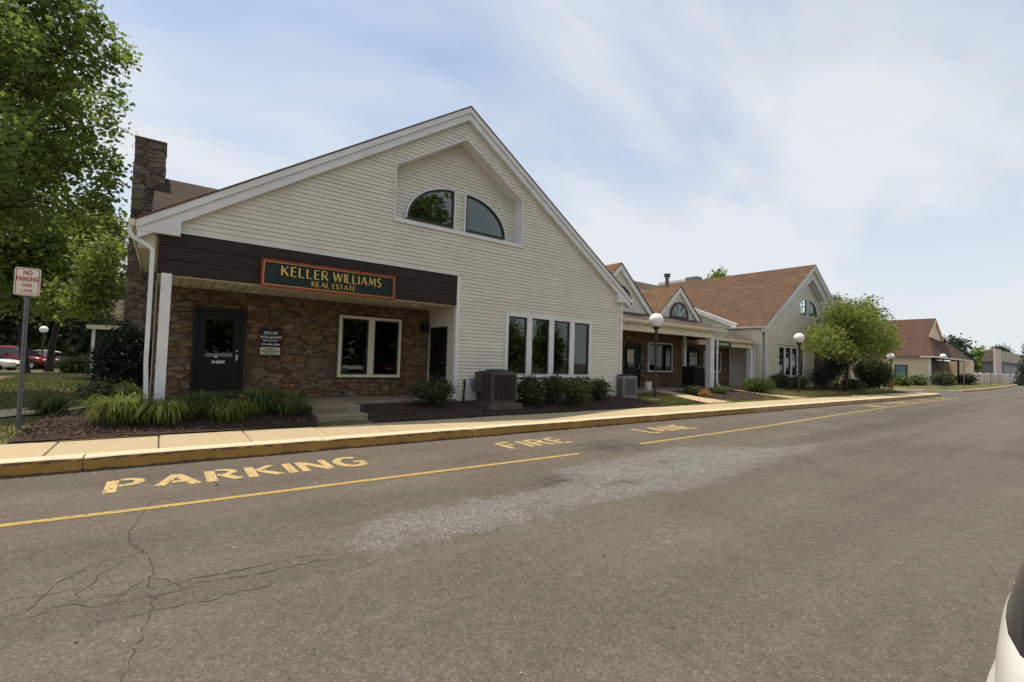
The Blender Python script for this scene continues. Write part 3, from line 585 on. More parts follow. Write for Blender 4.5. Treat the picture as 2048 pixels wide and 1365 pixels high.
# ---------------------------------------------------------------- building pieces
def clip_poly(poly, a, b, c):          # keep a*x+b*y <= c
    o = []; n = len(poly)
    for i in range(n):
        p, q = poly[i], poly[(i+1)%n]; dp = a*p[0]+b*p[1]-c; dq = a*q[0]+b*q[1]-c
        if dp <= 0: o.append(p)
        if (dp < 0) != (dq < 0) and dp != dq: t = dp/(dp-dq); o.append((p[0]+t*(q[0]-p[0]), p[1]+t*(q[1]-p[1])))
    return o
def stones(u0, u1, v0, v1, cw, ch, rng, holes=()):
    # irregular rubble cells on the rectangle; cells reaching into a hole are cut back to its edge
    pts = []; r = 0; v = v0+ch*.2
    while v < v1+ch*.4:
        u = u0+(r % 2)*cw*.5+rng.uniform(-.2,.2)*cw
        while u < u1+cw*.4:
            if rng.random() > .16: pts.append((u+rng.uniform(-.45,.45)*cw, v+rng.uniform(-.5,.5)*ch))
            u += cw*rng.uniform(.45,1.45)
        v += ch*rng.uniform(.7,1.3); r += 1
    asp = cw/ch*1.05; cells = []
    for i, p in enumerate(pts):
        poly = [(u0,v0),(u1,v0),(u1,v1),(u0,v1)]
        for j, q in enumerate(pts):
            if i == j: continue
            dx, dy = (q[0]-p[0])/asp, q[1]-p[1]
            if dx*dx+dy*dy > (4*ch)**2: continue
            a, b = dx/asp, dy; c = a*(p[0]+q[0])/2+b*(p[1]+q[1])/2; poly = clip_poly(poly, a, b, c)
            if len(poly) < 3: break
        if len(poly) < 3: continue
        for (h0, h1, k0, k1) in holes:
            if p[0] > h0 and p[0] < h1 and p[1] > k0 and p[1] < k1: poly = []; break
            cx_ = sum(t[0] for t in poly)/len(poly); cy_ = sum(t[1] for t in poly)/len(poly)
            if max(t[0] for t in poly) <= h0 or min(t[0] for t in poly) >= h1 or max(t[1] for t in poly) <= k0 or min(t[1] for t in poly) >= k1: continue
            ex = [(h0-p[0], (1,0,h0)), (p[0]-h1, (-1,0,-h1)), (k0-p[1], (0,1,k0)), (p[1]-k1, (0,-1,-k1))]
            a, b, c = max(ex)[1]; poly = clip_poly(poly, a, b, c)
            if len(poly) < 3: break
        if len(poly) < 3: continue
        # shrink towards the centroid for the joint
        cx_ = sum(t[0] for t in poly)/len(poly); cy_ = sum(t[1] for t in poly)/len(poly)
        size = max(max(t[0] for t in poly)-min(t[0] for t in poly), .02); size2 = max(max(t[1] for t in poly)-min(t[1] for t in poly), .02)
        if size*size2 < .004: continue
        f = max(.6, 1-.012/min(size, size2)); poly = [(cx_+(t[0]-cx_)*f+rng.gauss(0,.006), cy_+(t[1]-cy_)*f+rng.gauss(0,.006)) for t in poly]
        cells.append((size*size2, cx_, cy_, poly))
    return cells
def stone_wall(parent, u0, u1, v0, v1, at, face, cw, ch, seed, m, limit, holes=(), axis='y', proud=.05):
    # at: plane coordinate; face: -1 when the outward side is the negative axis. Returns number of single stones
    rng = random.Random(seed); cells = stones(u0, u1, v0, v1, cw, ch, rng, holes); cells.sort(reverse=True); restg = G(); k = 0
    for (_, cx_, cy_, poly) in cells:
        d = proud*rng.uniform(.5,1.15); g = G() if k < limit else restg
        n = len(poly); ins = [(cx_+(t[0]-cx_)*.90+rng.gauss(0,.008), cy_+(t[1]-cy_)*.86+rng.gauss(0,.006)) for t in poly]; tx, ty = rng.uniform(-.06,.06), rng.uniform(-.08,.08)
        P = lambda p, o: (p[0], at+face*o, p[1]) if axis == 'y' else (at+face*o, p[0], p[1])
        vs = [P(t, -.02) for t in poly]+[P(t, d*.72) for t in poly]+[P(t, d+tx*(t[0]-cx_)+ty*(t[1]-cy_)) for t in ins]
        fs = [(i, (i+1)%n, (i+1)%n+n, i+n) for i in range(n)]+[(i+n, (i+1)%n+n, (i+1)%n+2*n, i+2*n) for i in range(n)]+[tuple(range(2*n,3*n))]
        if (face < 0) == (axis == 'y'): pass
        else: fs = [tuple(reversed(f)) for f in fs]
        g.add(vs, fs, rng.random())
        if g is not restg: g.obj('stone', m, parent, lv=True)
        k += 1
    if restg.v: o = restg.obj('stones', m, parent, lv=True); o['kind'] = 'stuff'
    return k
def laps(zlo, zhi, e): 
    z = zlo
    while z < zhi-.02: yield z, min(z+e, zhi); z += e
def intervals(lo, hi, cuts):
    segs = [(lo, hi)]
    for a, b in cuts:
        n = []
        for (p, q) in segs:
            if b <= p or a >= q: n.append((p, q)); continue
            if a > p: n.append((p, a))
            if b < q: n.append((b, q))
        segs = n
    return [s for s in segs if s[1]-s[0] > .02]
LAP = .1016; _jb = random.Random(77)
def board(g, xa, xb, xa2, xb2, z0, z1, y, bk=.03, pr=.017):       # a lap facing -Y: bottom edge proud
    jy, jz = _jb.gauss(0,.0012), _jb.gauss(0,.0014); y += jy; z0 += jz; b0, b1 = y-pr, y+.004
    g.hexa([(xa,b0,z0),(xb,b0,z0),(xb,y+bk,z0),(xa,y+bk,z0),(xa2,b1,z1),(xb2,b1,z1),(xb2,y+bk,z1),(xa2,y+bk,z1)])
def lap_wall_x(name, parent, x, y0, y1, z0, ztop, face, m=None, e=LAP, holes=()):   # lapped wall in the plane X = x, ztop(y)
    g = G()
    zmax = max(ztop(y0), ztop(y1))
    for za, zb in laps(z0, zmax, e):
        segs = intervals(y0, y1, [(h[0], h[1]) for h in holes if za < h[3]-.001 and zb > h[2]+.001])
        for (a, b) in segs:
            if ztop(a) < zb-.001 and ztop(b) < zb-.001: continue
            if ztop(a) < zb or ztop(b) < zb:     # sloped top: clip along the rake
                lo, hi = a, b
                for _ in range(24):
                    mid = (lo+hi)/2
                    if (ztop(mid) >= zb) == (ztop(a) >= zb): lo = mid
                    else: hi = mid
                if ztop(a) >= zb: b = lo
                else: a = hi
            p = x+face*.017; q = x-face*.009; r_ = x-face*.03
            g.hexa([(p,a,za),(p,b,za),(r_,b,za),(r_,a,za),(q,a,zb),(q,b,zb),(r_,b,zb),(r_,a,zb)])
    return g.obj(name, m or MT['siding'], parent)
def window_part(parent, x0, x1, z0, z1, y, n=1, fr=.06, mul=.10, m=None, gm=None, name='window', blinds=(), dep=.07, proud=.03, sill=False, grid=None):
    # frame facing -Y, panes between mullions; window > frame (the window mesh itself), pane
    g = G(); m = m or MT['white']; ya, yb = y-proud, y+dep
    g.box(x0, x0+fr, ya, yb, z0, z1); g.box(x1-fr, x1, ya, yb, z0, z1)
    g.box(x0+fr, x1-fr, ya+.001, yb, z1-fr, z1); g.box(x0+fr, x1-fr, ya+.001, yb, z0, z0+fr)
    w_ = (x1-x0-2*fr-mul*(n-1))/n; wo = None
    for k in range(n-1): a = x0+fr+(k+1)*w_+k*mul; g.box(a, a+mul, ya+.002, yb, z0+fr, z1-fr)
    if sill: g.box(x0-.04, x1+.04, ya-.03, y, z0-.05, z0)
    wo = g.obj(name, m, parent)
    for k in range(n):
        a = x0+fr+k*(w_+mul); s = .042
        h = G(); ys = y+.012
        h.box(a, a+s, ys-.012, yb, z0+fr, z1-fr); h.box(a+w_-s, a+w_, ys-.012, yb, z0+fr, z1-fr); h.box(a+s, a+w_-s, ys-.011, yb, z1-fr-s, z1-fr); h.box(a+s, a+w_-s, ys-.011, yb, z0+fr, z0+fr+s)
        if grid:
            for i in range(1, grid[0]): q = a+s+(w_-2*s)*i/grid[0]; h.box(q-.01, q+.01, ys-.01, ys+.02, z0+fr+s, z1-fr-s)
            for i in range(1, grid[1]): q = z0+fr+s+(z1-z0-2*fr-2*s)*i/grid[1]; h.box(a+s, a+w_-s, ys-.009, ys+.019, q-.01, q+.01)
        h.obj('sash', MT['frame_dark'] if not grid else m, wo)
        G().box(a+s, a+w_-s, y+.03, y+.036, z0+fr+s, z1-fr-s).obj('pane', gm or MT['glass'], wo)
        if k in blinds:
            b = G(); z = z0+fr+.05
            while z < z1-fr-.03: b.hexa([(a+s,y+.11,z),(a+w_-s,y+.11,z),(a+w_-s,y+.13,z+.002),(a+s,y+.13,z+.002),(a+s,y+.11,z+.004),(a+w_-s,y+.11,z+.004),(a+w_-s,y+.13,z+.022),(a+s,y+.13,z+.022)]); z += .030
            b.obj('blind', MT['blind'], wo)
    return wo
def door_part(parent, x0, x1, z0, z1, y, m, glass=None, axis='y', grid=None, gm=None, name='door'):
    g = G(); f = .07
    def bx(a, b, c, d, e, h):
        if axis == 'y': g.box(a, b, c, d, e, h)
        else: g.box(c, d, a, b, e, h)
    bx(x0, x0+f, y-.03, y+.1, z0, z1); bx(x1-f, x1, y-.03, y+.1, z0, z1); bx(x0+f, x1-f, y-.029, y+.1, z1-f, z1)
    fo = g.obj('door', m, parent); g = G()
    gx0, gx1, gz0, gz1 = glass
    bx(x0+f+.004, gx0, y, y+.045, z0+.01, z1-f-.004); bx(gx1, x1-f-.004, y, y+.045, z0+.01, z1-f-.004); bx(gx0, gx1, y+.001, y+.044, gz1, z1-f-.004); bx(gx0, gx1, y+.001, y+.044, z0+.01, gz0)
    for (a, b, c, d) in ((gx0-.02, gx1+.02, gz0-.02, gz0+.012), (gx0-.02, gx1+.02, gz1-.012, gz1+.02)): bx(a, b, y-.012, y-.001, c, d)
    pw = (gx1-gx0)*.42
    for c in (gx0+.02, gx1-.02-pw): bx(c, c+pw, y-.010, y-.0005, z0+.22, gz0-.14)
    g.obj('leaf', m, fo); g = G(); bx(gx0, gx1, y+.015, y+.021, gz0, gz1); g.obj('pane', gm or MT['darkglass'], fo)
    if grid:
        g = G()
        bx(gx0-.04, gx0, y-.02, y+.014, gz0-.04, gz1+.04); bx(gx1, gx1+.04, y-.02, y+.014, gz0-.04, gz1+.04); bx(gx0, gx1, y-.019, y+.014, gz1, gz1+.04); bx(gx0, gx1, y-.019, y+.014, gz0-.04, gz0)
        for i in range(1, grid[0]): q = gx0+(gx1-gx0)*i/grid[0]; bx(q-.012, q+.012, y-.015, y+.013, gz0, gz1)
        for i in range(1, grid[1]): q = gz0+(gz1-gz0)*i/grid[1]; bx(gx0, gx1, y-.014, y+.012, q-.012, q+.012)
        g.obj('muntin', MT['white'], fo)
    g = G(); kx = x1-f-.07
    if axis == 'y': g.lathe((kx, 0, 0), [(.001,0)], 3); g = G(); g.box(kx-.02, kx+.02, y-.055, y-.012, z0+.98, z0+1.02); g.box(kx-.025, kx+.025, y-.011, y-.001, z0+.93, z0+1.07); g.box(kx-.02, kx+.02, y-.03, y-.001, z0+1.14, z0+1.18)
    else: g.box(y-.055, y-.001, x0+f+.05, x0+f+.09, z0+.98, z0+1.02)
    g.obj('handle', MT['alloy'], fo)
    return fo
def downspout(parent, pts, m=None, r=.045): return G().tube(pts, r, 4).obj('downspout', m or MT['white'], parent)
def quarter(parent, xc, z0, wd, ht, side, y):
    # quarter-round window facing -Y: straight edges at xc and z0
    n = 12; P = lambda k, a, b: (xc+side*(a*math.cos(R(90*k/n))), z0+b*math.sin(R(90*k/n)))
    o = [(xc, z0)]+[P(k, wd, ht) for k in range(n+1)]; i = [(xc+side*.048, z0+.042)]+[(xc+side*max(.048, (wd-.06)*math.cos(R(90*k/n))), z0+max(.042, (ht-.05)*math.sin(R(90*k/n)))) for k in range(n+1)]
    m = len(o); vs = [(p[0],y-.05,p[1]) for p in o]+[(p[0],y-.05,p[1]) for p in i]+[(p[0],y+.03,p[1]) for p in o]+[(p[0],y+.03,p[1]) for p in i]; fs = []
    for k in range(m): j = (k+1)%m; fs += [(k,j,m+j,m+k),(2*m+k,3*m+k,3*m+j,2*m+j),(k,2*m+k,2*m+j,j),(m+k,m+j,3*m+j,3*m+k)]
    wo = mesh_obj('window', vs, fs, MT['frame_dark'], parent)
    G().prism(i, y-.012, y-.006).obj('pane', MT['glass'], wo)
    o2 = [(xc-side*.05, z0-.001)]+[(xc-side*.05, z0+ht+.02)]+[(xc+side*(wd+.035)*math.cos(R(90*k/n)), z0+(ht+.035)*math.sin(R(90*k/n))) for k in range(n, -1, -1)]
    g = G(); oo = [P(k, wd+.04, ht+.04) for k in range(n+1)]
    for k in range(n): g.prism([o[k+1], oo[k], oo[k+1], o[k+2]], y-.062, y+.02)
    g.box(min(xc, xc-side*.045), max(xc, xc-side*.045), y-.062, y+.02, z0-.04, z0+ht+.03)
    g.obj('casing', MT['white'], wo)
    return wo

def gable_house(nm, label, X0, X1, Yf, zb, zpk, slope, mir, depth_, boards, detail=True):
    # gable end facing -Y between X0 and X1; porch in one half (left when mir=1), windows in the other
    W = X1-X0; XC = (X0+X1)/2; hw = W/2
    U = lambda u: XC+(u-6.705)*mir*(W/13.73)          # u: facade coordinate of the near house
    H = root(nm, (XC, Yf, zb), label, 'building')
    zr = lambda x: zpk-.05-slope*abs(x-XC)            # underside line of the roof at the wall
    zt = lambda x: zr(x)-.10
    def seg(a, b): a, b = U(a), U(b); return (min(a,b), max(a,b))
    niche = (4.60, 8.81, 5.24, 6.63, 7.98)
    def niche_x(z):
        if z < niche[2] or z > niche[4]: return None
        if z <= niche[3]: return seg(niche[0], niche[1])
        t = (niche[4]-z)/(niche[4]-niche[3]); return seg(6.705-2.105*t, 6.705+2.105*t)
    zbt, zbb = zb+3.52, zb+2.68             # top and underside of the brown beam
    jn = seg(6.62, 6.63)[0]
    w4 = seg(8.25, 11.97); w4z = (zb+.66, zb+2.64)
    gall = G(); nb = 0
    for za, zc in laps(zb-.1, zpk-.35, LAP if boards else .127):
        mid = (za+zc)/2
        def span(z):
            t = (zpk-.15-z)/slope; return max(X0, XC-t), min(X1, XC+t)
        a0, b0 = span(za); a1, b1 = span(zc)
        cuts = []
        if mid < zbt: cuts.append(('r', seg(-1, 6.65)))
        if w4z[0] < mid < w4z[1]: cuts.append(('r', w4))
        nx0, nx1 = niche_x(min(max(za, niche[2]), niche[4])) if niche[2]-.03 < mid < niche[4] else None, niche_x(zc)
        ivs = intervals(a0, b0, [c[1] for c in cuts]+([nx0] if nx0 else []))
        for (p, q) in ivs:
            p1 = a1 if abs(p-a0) < 1e-6 else p; q1 = b1 if abs(q-b0) < 1e-6 else q
            if nx0:
                if abs(q-nx0[0]) < 1e-6: q1 = nx1[0] if nx1 else XC
                if abs(p-nx0[1]) < 1e-6: p1 = nx1[1] if nx1 else XC
            if q1-p1 < .01: p1, q1 = (p+q)/2-.005, (p+q)/2+.005
            if boards and q-p > 4.2:      # long runs are two panels lapped at a butt joint
                k_ = p+(q-p)*_jb.uniform(.3,.7); parts_ = [(p, k_, p1, k_, 0), (k_-.0, q, k_-.0, q1, -.0022)]
            else: parts_ = [(p, q, p1, q1, 0)]
            for (pa_, qa_, pb_, qb_, oy) in parts_:
                g = G() if boards else gall
                board(g, pa_, qa_, pb_, qb_, za, zc, Yf+oy, pr=.015 if boards else .026)
                if boards: g.obj('siding_board', MT['siding'], H)
    if not boards: gall.obj('siding', MT['siding'], H)
    # niche: recessed wall, lining boards, two quarter-round windows
    yn = Yf+.39; gl = G()
    for za, zc in laps(niche[2], niche[4], LAP):
        a = niche_x(za+.001); b = niche_x(min(zc, niche[4]-.001))
        g = G() if boards else gl
        board(g, a[0]-.03, a[1]+.03, b[0]-.03, b[1]+.03, za, zc, yn)
        if boards: g.obj('siding_board', MT['siding'], H)
    if not boards: gl.obj('niche_siding', MT['siding'], H)
    s0, s1 = seg(niche[0], niche[1]); zA, zS, zB = niche[4], niche[3], niche[2]; T = .035; yo = Yf-.03
    for name, poly in (('niche_trim', [(s0,zB),(s0+T,zB),(s0+T,zS-.01),(s0,zS)]), ('niche_trim', [(s1-T,zB),(s1,zB),(s1,zS),(s1-T,zS-.01)]),
                       ('niche_trim', [(s0,zS),(s0+T,zS-.012),(XC,zA-.05),(XC,zA)]), ('niche_trim', [(s1,zS),(XC,zA),(XC,zA-.05),(s1-T,zS-.012)]), ('niche_sill', [(s0-.01,zB-.10),(s1+.01,zB-.10),(s1+.01,zB),(s0-.01,zB)])):
        G().prism(poly, yo-(.012 if 'sill' in name else 0), yn+.02).obj(name, MT['white'], H)
    if detail:
        a = U(6.54); b = U(6.935); sg = -1 if mir > 0 else 1
        quarter(H, a, zB+.17, 1.44, 1.07, sg, yn-.03); quarter(H, b, zB+.17, 1.44, 1.07, -sg, yn-.03)
    # ground-floor window group
    window_part(H, w4[0], w4[1], w4z[0], w4z[1], Yf-.005, 4, .11, .20, blinds=(0,1) if mir > 0 else (), proud=.045)
    # roof: two slabs with overhang, rake boards, boxed eave returns
    yo = Yf-.16; yb = Yf+depth_; ov = .36; ex = hw+ov; ze = zpk-slope*ex; th = .035
    for s in (-1, 1):
        G().prism([(XC, zpk), (XC+s*ex, ze), (XC+s*ex, ze-th), (XC, zpk-th)], yo-.03, yb+.3).obj('roof_slope', MT['shingle'] if boards else MT['shingle_b'], H)
        x1, x2 = XC+s*.0, XC+s*(ex-.01)
        G().prism([(XC, zpk-th-.002), (x2, zpk-slope*(ex-.01)-th-.002), (x2, zpk-slope*(ex-.01)-th-.155), (XC, zpk-th-.155)], yo-.012, Yf+.05).obj('rake_trim', MT['white'], H)
        G().prism([(XC, zpk-th-.157), (x2-s*.02, zpk-slope*(ex-.03)-th-.157), (x2-s*.02, zpk-slope*(ex-.03)-th-.36), (XC, zpk-th-.36)], yo+.03, Yf+.05).obj('rake_board', MT['white'], H)
        xr = XC+s*(hw-.34); zr_ = ze-.22
        G().prism([(x2-s*.004, ze-th-.01), (x2-s*.004, zr_), (xr, zr_), (xr, zpk-slope*(hw-.34)-th-.30)], yo+.018, Yf+.04).obj('eave_return', MT['white'], H)
        g = G(); gx0 = XC+s*ex; g.prism([(gx0, ze-.03), (gx0+s*.11, ze-.03), (gx0+s*.11, ze-.08), (gx0+s*.07, ze-.15), (gx0, ze-.15)], yo, yb).obj('gutter', MT['cream'] if s*mir < 0 else MT['white'], H)
        G().box(min(XC+s*(hw-.02), gx0), max(XC+s*(hw-.02), gx0), Yf+.06, yb, zr_+.005, zr_+.03).obj('soffit', MT['cream'], H)
    # brown beam of three boards over the porch, white strip above
    b0, b1 = seg(-.16, 6.60); hb = (zbt-zbb)/3
    for k in range(3): G().box(b0, b1, Yf-.02-.004*k, Yf+.10, zbb+k*hb+.004, zbb+(k+1)*hb-.006).obj('beam_board', MT['brown'], H)
    G().box(b0, b1, Yf+.02, Yf+.09, zbb, zbt).obj('beam_core', MT['black'], H)
    G().box(b0, b1, Yf-.035, Yf+.02, zbt-.004, zbt+.03).obj('drip_strip', MT['white'], H)
    c0 = U(6.65); cc = (min(c0, c0-mir*.11), max(c0, c0-mir*.11))
    G().box(cc[0], cc[1], Yf-.03, Yf+.09, zb-.1, zbt-.005).obj('corner_post', MT['white'], H)
    far = X1 if mir > 0 else X0
    G().box(far-.05, far+.05, Yf-.03, Yf+.06, zb-.1, zr_-.0).obj('corner_post', MT['white'], H)
    G().box(b0, b1, Yf+.101, Yf+1.8, zbb-.03, zbb+.0).obj('soffit', MT['cream'], H)
    g = G()
    for k in range(1, 34): x = b0+(b1-b0)*k/34; g.box(x-.006, x+.006, Yf+.11, Yf+1.79, zbb-.034, zbb-.031)
    g.obj('soffit_groove', MT['ac'], H)
    pc = U(.0); G().box(pc-.085, pc+.085, Yf-.085, Yf+.085, zb+.03, zbb-.002).obj('porch_post', MT['white'], H)
    G().box(pc-.11, pc+.11, Yf-.11, Yf+.11, zb-.0, zb+.03).obj('post_foot', MT['white'], H)
    # porch slab
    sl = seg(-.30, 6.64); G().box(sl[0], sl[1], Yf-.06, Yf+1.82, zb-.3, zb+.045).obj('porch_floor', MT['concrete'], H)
    # outer side and back walls
    ztop = lambda y: zr_+.02
    lap_wall_x('side_wall', H, X1 if mir > 0 else X0, Yf+.06, yb, zb-.1, ztop, 1 if mir > 0 else -1)
    xs_ = X0 if mir > 0 else X1
    G().box(xs_-.02, xs_+.02, Yf+1.86, yb, zb-.1, zr_).obj('side_wall', MT['siding'], H)
    G().prism([(X0, zb-.1), (X1, zb-.1), (X1, ze-.1), (XC, zpk-.2), (X0, ze-.1)], yb-.05, yb).obj('back_wall', MT['siding'], H)
    G().box(X0+.05, X1-.05, Yf+.45, yb-.06, zbt+.05, zbt+.10).obj('ceiling', MT['blind'], H)
    G().box(X0+.05, X1-.05, Yf+1.95, yb-.06, zb-.05, zb).obj('room_floor', MT['coil'], H)
    return H, U, seg, zr_, ze, zbb
MT['shingle_b'] = shingle('roof_shingle_b', (.088,.051,.031), (.126,.075,.047), (.064,.040,.030))
# ---------------------------------------------------------------- near house
ZB = .46
HA, UA, segA, zrA, zeA, zbbA = gable_house('office_building', 'large cream gabled office building with brown beam over stone porch', -.16, 13.57, 11.4, ZB, 8.86, .657, 1, 13.5, True)
YB = 13.2
wallA = boxo('porch_wall', MT['mortar'], HA, -.16, 6.60, YB, YB+.12, ZB-.05, 3.20)
# door and window openings are closed by their own frames set in the wall face
ZF = ZB+.046
stone_wall(wallA, -.14, 6.59, ZF, 3.16, YB, -1, .38, .15, 5, MT['stone'], 290, holes=((.56,1.63,ZF-1,2.69),(3.83,5.73,.99,2.80)))
d1 = door_part(HA, .577, 1.604, ZF, 2.668, YB-.05, MT['green_door'], (.80,1.37,1.50,2.41))
boxo('door_dark_sheet', MT['coil'], HA, .60, 1.58, YB-.004, YB-.002, ZF, 2.60)  # dark sheet standing in for the unlit room behind the door glass
boxo('kick_plate', MT['frame_dark'], d1, .72, 1.46, YB-.062, YB-.053, ZF+.06, ZF+.2)
# the stone wall is solid, so a thin dark sheet imitates the unlit room
boxo('window_dark_sheet', MT['coil'], HA, 3.95, 5.62, YB-.0035, YB-.002, 1.10, 2.70)
w2 = window_part(HA, 3.875, 5.68, 1.04, 2.755, YB-.075, 2, .075, .17, m=MT['cream'], gm=MT['darkglass'], proud=.03, dep=.07)
# recess side wall (faces -X) with a second door
lap_wall_x('recess_siding', HA, 6.62, 11.49, 13.2, ZB, lambda y: 3.15, -1, holes=((11.98,12.98,ZB-1,2.58),))
boxo('recess_core', MT['siding'], HA, 6.645, 6.70, 11.5, 13.2, ZB-.05, 3.2)
d2 = door_part(HA, 12.0, 12.96, ZF, 2.56, 6.60, MT['green_door'], (12.22,12.75,1.5,2.3), axis='x')
# porch steps
for (y0, y1, z1) in ((10.2, 10.72, .36), (10.71, 11.34, .505)):
    g = G(); g.box(2.66, 3.72, y0, y1, .12, z1); o = g.obj('step', MT['concrete'], HA); o.modifiers.new('bevel', 'BEVEL').width = .015
boxo('step_pad', MT['sidewalk'], HA, 2.6, 3.75, 9.852, 10.21, .1, KZ+.006)
# gutter spout and downspout at the left corner
zg = zeA-.16
p = lambda a, b, y=11.33: fy(a, b, y)
downspout(HA, [(-.60,11.33,zg+.02),(-.60,11.33,zg-.10),(-.55,11.33,zg-.19),(-.30,11.34,zg-.33),(-.24,11.34,zg-.40),(-.235,11.34,1.4),(-.205,11.34,.72),(-.22,11.32,.62),(-.33,11.22,.52)], MT['white'], .05)
boxo('eave_block', MT['cream'], HA, -.47, -.20, 11.42, 11.62, zg-.36, zg-.07)
# ceiling lights under the porch
for px, py in ((440,572),(507,583),(830,610)):
    q = gz(px, py, 3.12); G().lathe((q.x, q.y, 3.10), [(.02,-.02),(.10,-.02),(.11,.0),(.07,.028)], 12).obj('ceiling_light', MT['signwhite'], HA)
# wall lantern beside the second door
boxo('wall_lantern', MT['black'], HA, 6.33, 6.49, YB-.22, YB-.05, 2.42, 2.74)
# stone chimney on the left side
CH = root('chimney_stack', (-.53, 17.8, .3), 'tall grey rubble stone chimney rising beside the near gable roof', 'chimney')
cx0, cx1, cy0, cy1, ct = -.93, -.19, 17.3, 18.5, 7.82
boxo('chimney_core', MT['mortar'], CH, cx0+.03, cx1-.03, cy0+.03, cy1-.03, .2, ct)
stone_wall(CH, cx0+.0, cx1, .3, ct-.02, cy0+.035, -1, .30, .15, 17, MT['stonegrey'], 200, proud=.045)
stone_wall(CH, cy0+.02, cy1-.02, .3, ct-.02, cx0+.035, -1, .34, .18, 18, MT['stonegrey'], 60, axis='x', proud=.04)
stone_wall(CH, cy0+.02, cy1-.02, 4.3, ct-.02, cx1-.035, 1, .34, .18, 19, MT['stonegrey'], 30, axis='x', proud=.04)
g = G(); g.box(cx0-.01, cx1+.01, cy0-.01, cy1+.01, ct-.02, ct+.035); g.obj('chimney_cap', MT['stonegrey'], CH)
# cross wing roof behind the chimney (part of the near building)
for s in (-1, 1): G().prism([(18.0+0*s, 6.98), (18.0+s*3.9, 6.98-.657*3.9), (18.0+s*3.9, 6.91-.657*3.9), (18.0, 6.91)], -.40, 6.6, axis='x').obj('wing_roof', MT['shingle_k'], HA)
G().prism([(14.2,4.3),(21.8,4.3),(18,6.85)], -.2, -.1, axis='x').obj('wing_gable', MT['siding'], HA)

# ---------------------------------------------------------------- second gabled house
XB0 = 29.0; YFB = 13.3
HB, UB, segB, zrB, zeB, zbbB = gable_house('second_office', 'second cream gabled office building with long brown roof behind small tree', 29.0, 42.73, 13.3, .46, 8.93, .657, -1, 14.5, False)
wB = boxo('porch_wall', MT['mortar'], HB, *sorted((UB(-.1), UB(6.6))), 15.1, 15.2, .4, 3.2)
a_, b_ = sorted((UB(-.1), UB(6.6)))
stone_wall(wB, a_, b_, .5, 3.15, 15.1, -1, .45, .24, 31, MT['stone'], 0)
lap_wall_x('recess_siding', HB, UB(6.62), 13.4, 15.1, .46, lambda y: 3.15, 1)
window_part(HB, UB(5.9)-.0, UB(4.9), .95, 2.75, 15.02, 1, .07, m=MT['white'], gm=MT['darkglass'])
downspout(HB, [(28.60,13.3,4.05),(28.62,13.3,3.95),(28.92,13.25,3.75),(28.94,13.22,3.6),(28.94,13.22,.55)], MT['white'], .055)
# stepped wall with a rising rake where the link meets this house
G().prism([(14.95,3.2),(18.4,3.2),(18.4,5.62),(14.95,4.2)], 28.72, 28.86, axis='x').obj('link_wall', MT['cream'], HB)
lap_wall_x('link_siding', HB, 28.70, 14.95, 18.4, 3.3, lambda y: 4.12+.41*(y-14.95), -1)
G().prism([(14.9,4.06),(18.4,5.50),(18.4,5.80),(14.9,4.36)], 28.60, 28.88, axis='x').obj('rake_board', MT['white'], HB)
boxo('louver_base', MT['siding'], HB, 28.9, 29.0, 13.4, 14.9, 3.9, 4.1)

# ---------------------------------------------------------------- link between the houses
LK = root('link_building', (21.3, 14, .45), 'low stone fronted link with two small dormers and white columns', 'building')
LY = 15.0
YW = 15.3
boxo('link_wall', MT['mortar'], LK, 13.65, 28.6, YW, YW+.15, .4, 3.6)
wl = LK.children[0]
hl = []
def onW(px, py): return fy(px, py, YW-.05)
da, db = onW(1252,687).x, onW(1281,690).x
wa, wb_ = onW(1296,684), onW(1343,745)
dc, dd = onW(1376,700).x, onW(1398,702).x
we, wf_ = onW(1424,703), onW(1440,745)
zdoor = 2.66; holes = ((da-.03,db+.03,0,zdoor+.03),(wa.x-.05,wb_.x+.05,wb_.z-.06,wa.z+.06),(dc-.03,dd+.03,0,zdoor+.03),(we.x-1.0,wf_.x+.05,wf_.z-.06,we.z+.06))
stone_wall(wl, 13.7, 28.5, .46, 3.2, YW, -1, .46, .25, 41, MT['stone'], 300, holes=holes)
FZ = .50
door_part(LK, da, db, FZ, zdoor, YW-.06, MT['green_door'], (da+.2, db-.2, 1.45, 2.4))
window_part(LK, wa.x, wb_.x, wb_.z, wa.z, YW-.08, 1, .07, gm=MT['darkglass'])
door_part(LK, dc, dd, FZ, zdoor, YW-.06, MT['green_door'], (dc+.22, dd-.3, 1.3, 2.35), grid=(3,4), gm=MT['glass'])
window_part(LK, we.x-.9, wf_.x, wf_.z, we.z, YW-.08, 1, .07, gm=MT['darkglass'])
boxo('dark_room_sheet', MT['coil'], LK, wa.x+.1, wb_.x-.1, YW-.005, YW-.003, wb_.z+.1, wa.z-.1)  # dark sheets on the solid wall imitate unlit rooms behind the panes
boxo('dark_room_sheet', MT['coil'], LK, we.x-.8, wf_.x-.1, YW-.005, YW-.003, wf_.z+.1, we.z-.1)
for a, b in ((da, db), (dc, dd)): boxo('dark_room_sheet', MT['coil'], LK, a+.05, b-.05, YW-.0045, YW-.003, FZ, zdoor-.05)
G().box(13.65, 24.6, 12.85, YW, .2, FZ).obj('porch_floor', MT['concrete'], LK); G().box(24.6, 28.6, 13.7, YW, .2, FZ-.01).obj('porch_floor', MT['concrete'], LK)
